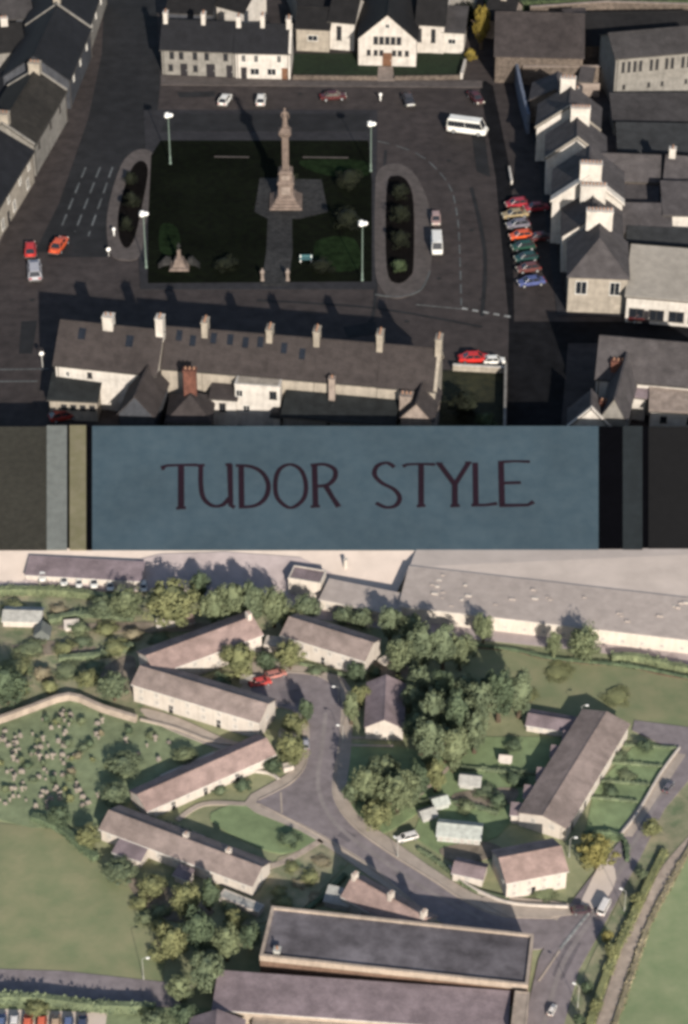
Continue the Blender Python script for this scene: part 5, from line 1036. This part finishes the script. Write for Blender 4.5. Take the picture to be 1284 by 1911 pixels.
for i in range(34):
    while True:
        x, y = r2.uniform(-15, 335), r2.uniform(1330, 1520)
        if inside(x, y, cem): break
    t_ = tree('low rounded shrub among the headstones of the cemetery', x, y, r2.uniform(10, 24), r2.uniform(9, 18), r2.choice(['leaf_dark', 'leaf_olive', 'leaf_mid', 'leaf_green', 'leaf_dry']), 'bush', 'low shrubs among the headstones', 'shrub', 'shrub')
# lamp posts and people-height details of the estate
def lamp2(lb, x, y, h=2.6, yaw=0, m='lamp_white'):
    r = empty('street_lamp', G(x, y, .12), yaw, lb, 'street lamp'); b = MB(); b.lathe([(.06, 0), (.06, .5), (.035, .55), (.025, h)], 8); b.build('pole', M['shed_grey'], r)
    b = MB(); b.tube([(0, 0, h-.05), (.2, 0, h+.1), (.5, 0, h+.12)], .02, 6); b.build('arm', M['shed_grey'], r); b = MB(); b.box(.4, .75, -.08, .08, h+.07, h+.16); b.build('lamp_head', M[m], r)
lamp2('thin street lamp at the corner of the left field', 268, 1828, 3.0); lamp2('thin street lamp on the right kerb of the straight road', 640, 1385, 2.4, 3.1); lamp2('thin street lamp by the small cottage path', 632, 1310, 2.2, 3.1)
lamp2('thin street lamp on the right road verge above the white van', 1165, 1700, 2.8, 2.6); lamp2('thin street lamp at the bend below the lawn', 742, 1600, 2.4, 2.2); lamp2('thin street lamp by the autumn tree', 1062, 1600, 2.8, 0); lamp2('thin street lamp at the bottom right verge', 1078, 1880, 3.0, 2.6)
lamp2('thin street lamp behind the right terrace', 1084, 1345, 2.2, 0)
for x, y, w in ((140, 1888, 0), ):
    pass
# vehicles of the estate
car('red car parked at the left end of the turning circle', 486, 1277, 15, P('estate_red', (.45, .06, .05)), 'saloon', .62)
car('dark pink car behind the red car on the turning circle', 515, 1262, 20, P('estate_pink', (.38, .16, .13)), 'estate', .58)
car('white bonneted dark car parked by the grove at the bend', 760, 1566, 200, P('estate_white', (.6, .56, .52)), 'estate', .55)
car('dark maroon car at the junction by the white van', 1085, 1702, 5, P('estate_dark', (.05, .03, .035)), 'hatch', .55)
car('white van parked at the junction on the right road', 1127, 1697, 65, P('estate_white', (.6, .56, .52)), 'van', .45, cat='van', name='van')
car('dark grey car parked near the kerb by the right front gardens', 1247, 1472, 60, P('estate_grey', (.12, .11, .12)), 'hatch', .5)
car('small pale car at the left kerb of the straight road', 571, 1392, 92, P('estate_silver', (.35, .34, .36)), 'hatch', .5)
car('white car at the bottom of the right road', 1030, 1888, 65, P('estate_white', (.6, .56, .52)), 'hatch', .4)
dkm = P('estate_blue', (.10, .13, .22))
car('dark car parked below the roofs by the left bungalow row porch', 232, 1618, -20, P('estate_grey', (.12, .11, .12)), 'hatch', .5)
for i, (x, pt, lb) in enumerate(((2, dkm, 'dark blue car at the left end'), (27, P('estate_white', (.6, .56, .52)), 'white car second from the left end'), (52, P('estate_orange', (.55, .12, .06)), 'left of the two orange red cars'), (78, P('estate_orange', (.55, .12, .06)), 'right of the two orange red cars'),
        (104, P('estate_tan', (.4, .28, .18)), 'tan car right of the orange red pair'), (128, dkm, 'blue car right of the tan car'), (154, P('estate_navy', (.05, .06, .10)), 'navy car at the right end'))):
    car(lb+' in the bottom left row', x, 1917+i*.5, -88, pt, 'hatch' if i % 2 else 'saloon', .62, group='cars parked at the bottom left edge')

# roof vents of the factory, scrub bushes
r3 = random.Random(11); fac = [o for o in COL.objects if o.name.startswith('factory') and o.get('label', '').startswith('long low')][0]; fr = [c for c in fac.children if c.name.startswith('roof')][0]
for i in range(26):
    X, Y = r3.uniform(1, 34), r3.uniform(1, 6.6); z = 2.1+.35*Y/7.5+.07; w = r3.uniform(.18, .4); b = MB(); b.box(X-w, X+w, Y-.15, Y+.15, z, z+r3.uniform(.1, .22)); b.build('roof_vent', M['factory_roof'] if i % 3 else M['render_estate'], fr)
spots = [(30, 1140, 'left edge'), (110, 1140, 'lower hedge'), (60, 1215, 'blue shed'), (155, 1200, 'white hut'), (215, 1215, 'row of hedges'), (80, 1265, 'dark edge tree'), (125, 1255, 'scrub middle'), (175, 1245, 'long hedge'), (95, 1290, 'tan wall'), (250, 1190, 'upper left house row'), (150, 1180, 'white hut top'), (300, 1195, 'pink shed')]
for i, (x, y, nm) in enumerate(spots):
    tree(('ragged', 'low', 'dry', 'round')[i % 4]+' scrub bush near the '+nm+' in the upper left', x, y, r3.uniform(34, 66), r3.uniform(14, 28), ['leaf_olive', 'leaf_dry', 'leaf_green', 'leaf_mid'][i % 4], 'bush', 'scrub bushes in the upper left', 'bush', 'bush')
for i, (x, y) in enumerate([(560, 1650), (545, 1620), (600, 1610), (520, 1665), (590, 1680)]):
    tree(('nearest', 'left', 'top', 'lowest', 'right')[i]+' dry grassy bush on the rough strip beside the pink terrace', x, y, 36, 14, ['leaf_dry', 'leaf_olive'][i % 2], 'bush', 'dry bushes on the rough strip', 'bush', 'bush')
for i, (x, y, w) in enumerate([(262, 1690, 40), (300, 1705, 44), (345, 1675, 40), (395, 1665, 34), (275, 1720, 40), (310, 1760, 44), (290, 1790, 34), (430, 1700, 40)]):
    tree(('first', 'second', 'third', 'fourth', 'fifth', 'sixth', 'seventh', 'eighth')[i]+' low bush of the thicket edge below the long bungalow row', x, y, w, 22, ['leaf_olive', 'leaf_green', 'leaf_dry'][i % 3], 'bush', 'low bushes of the thicket edge', 'bush', 'bush')
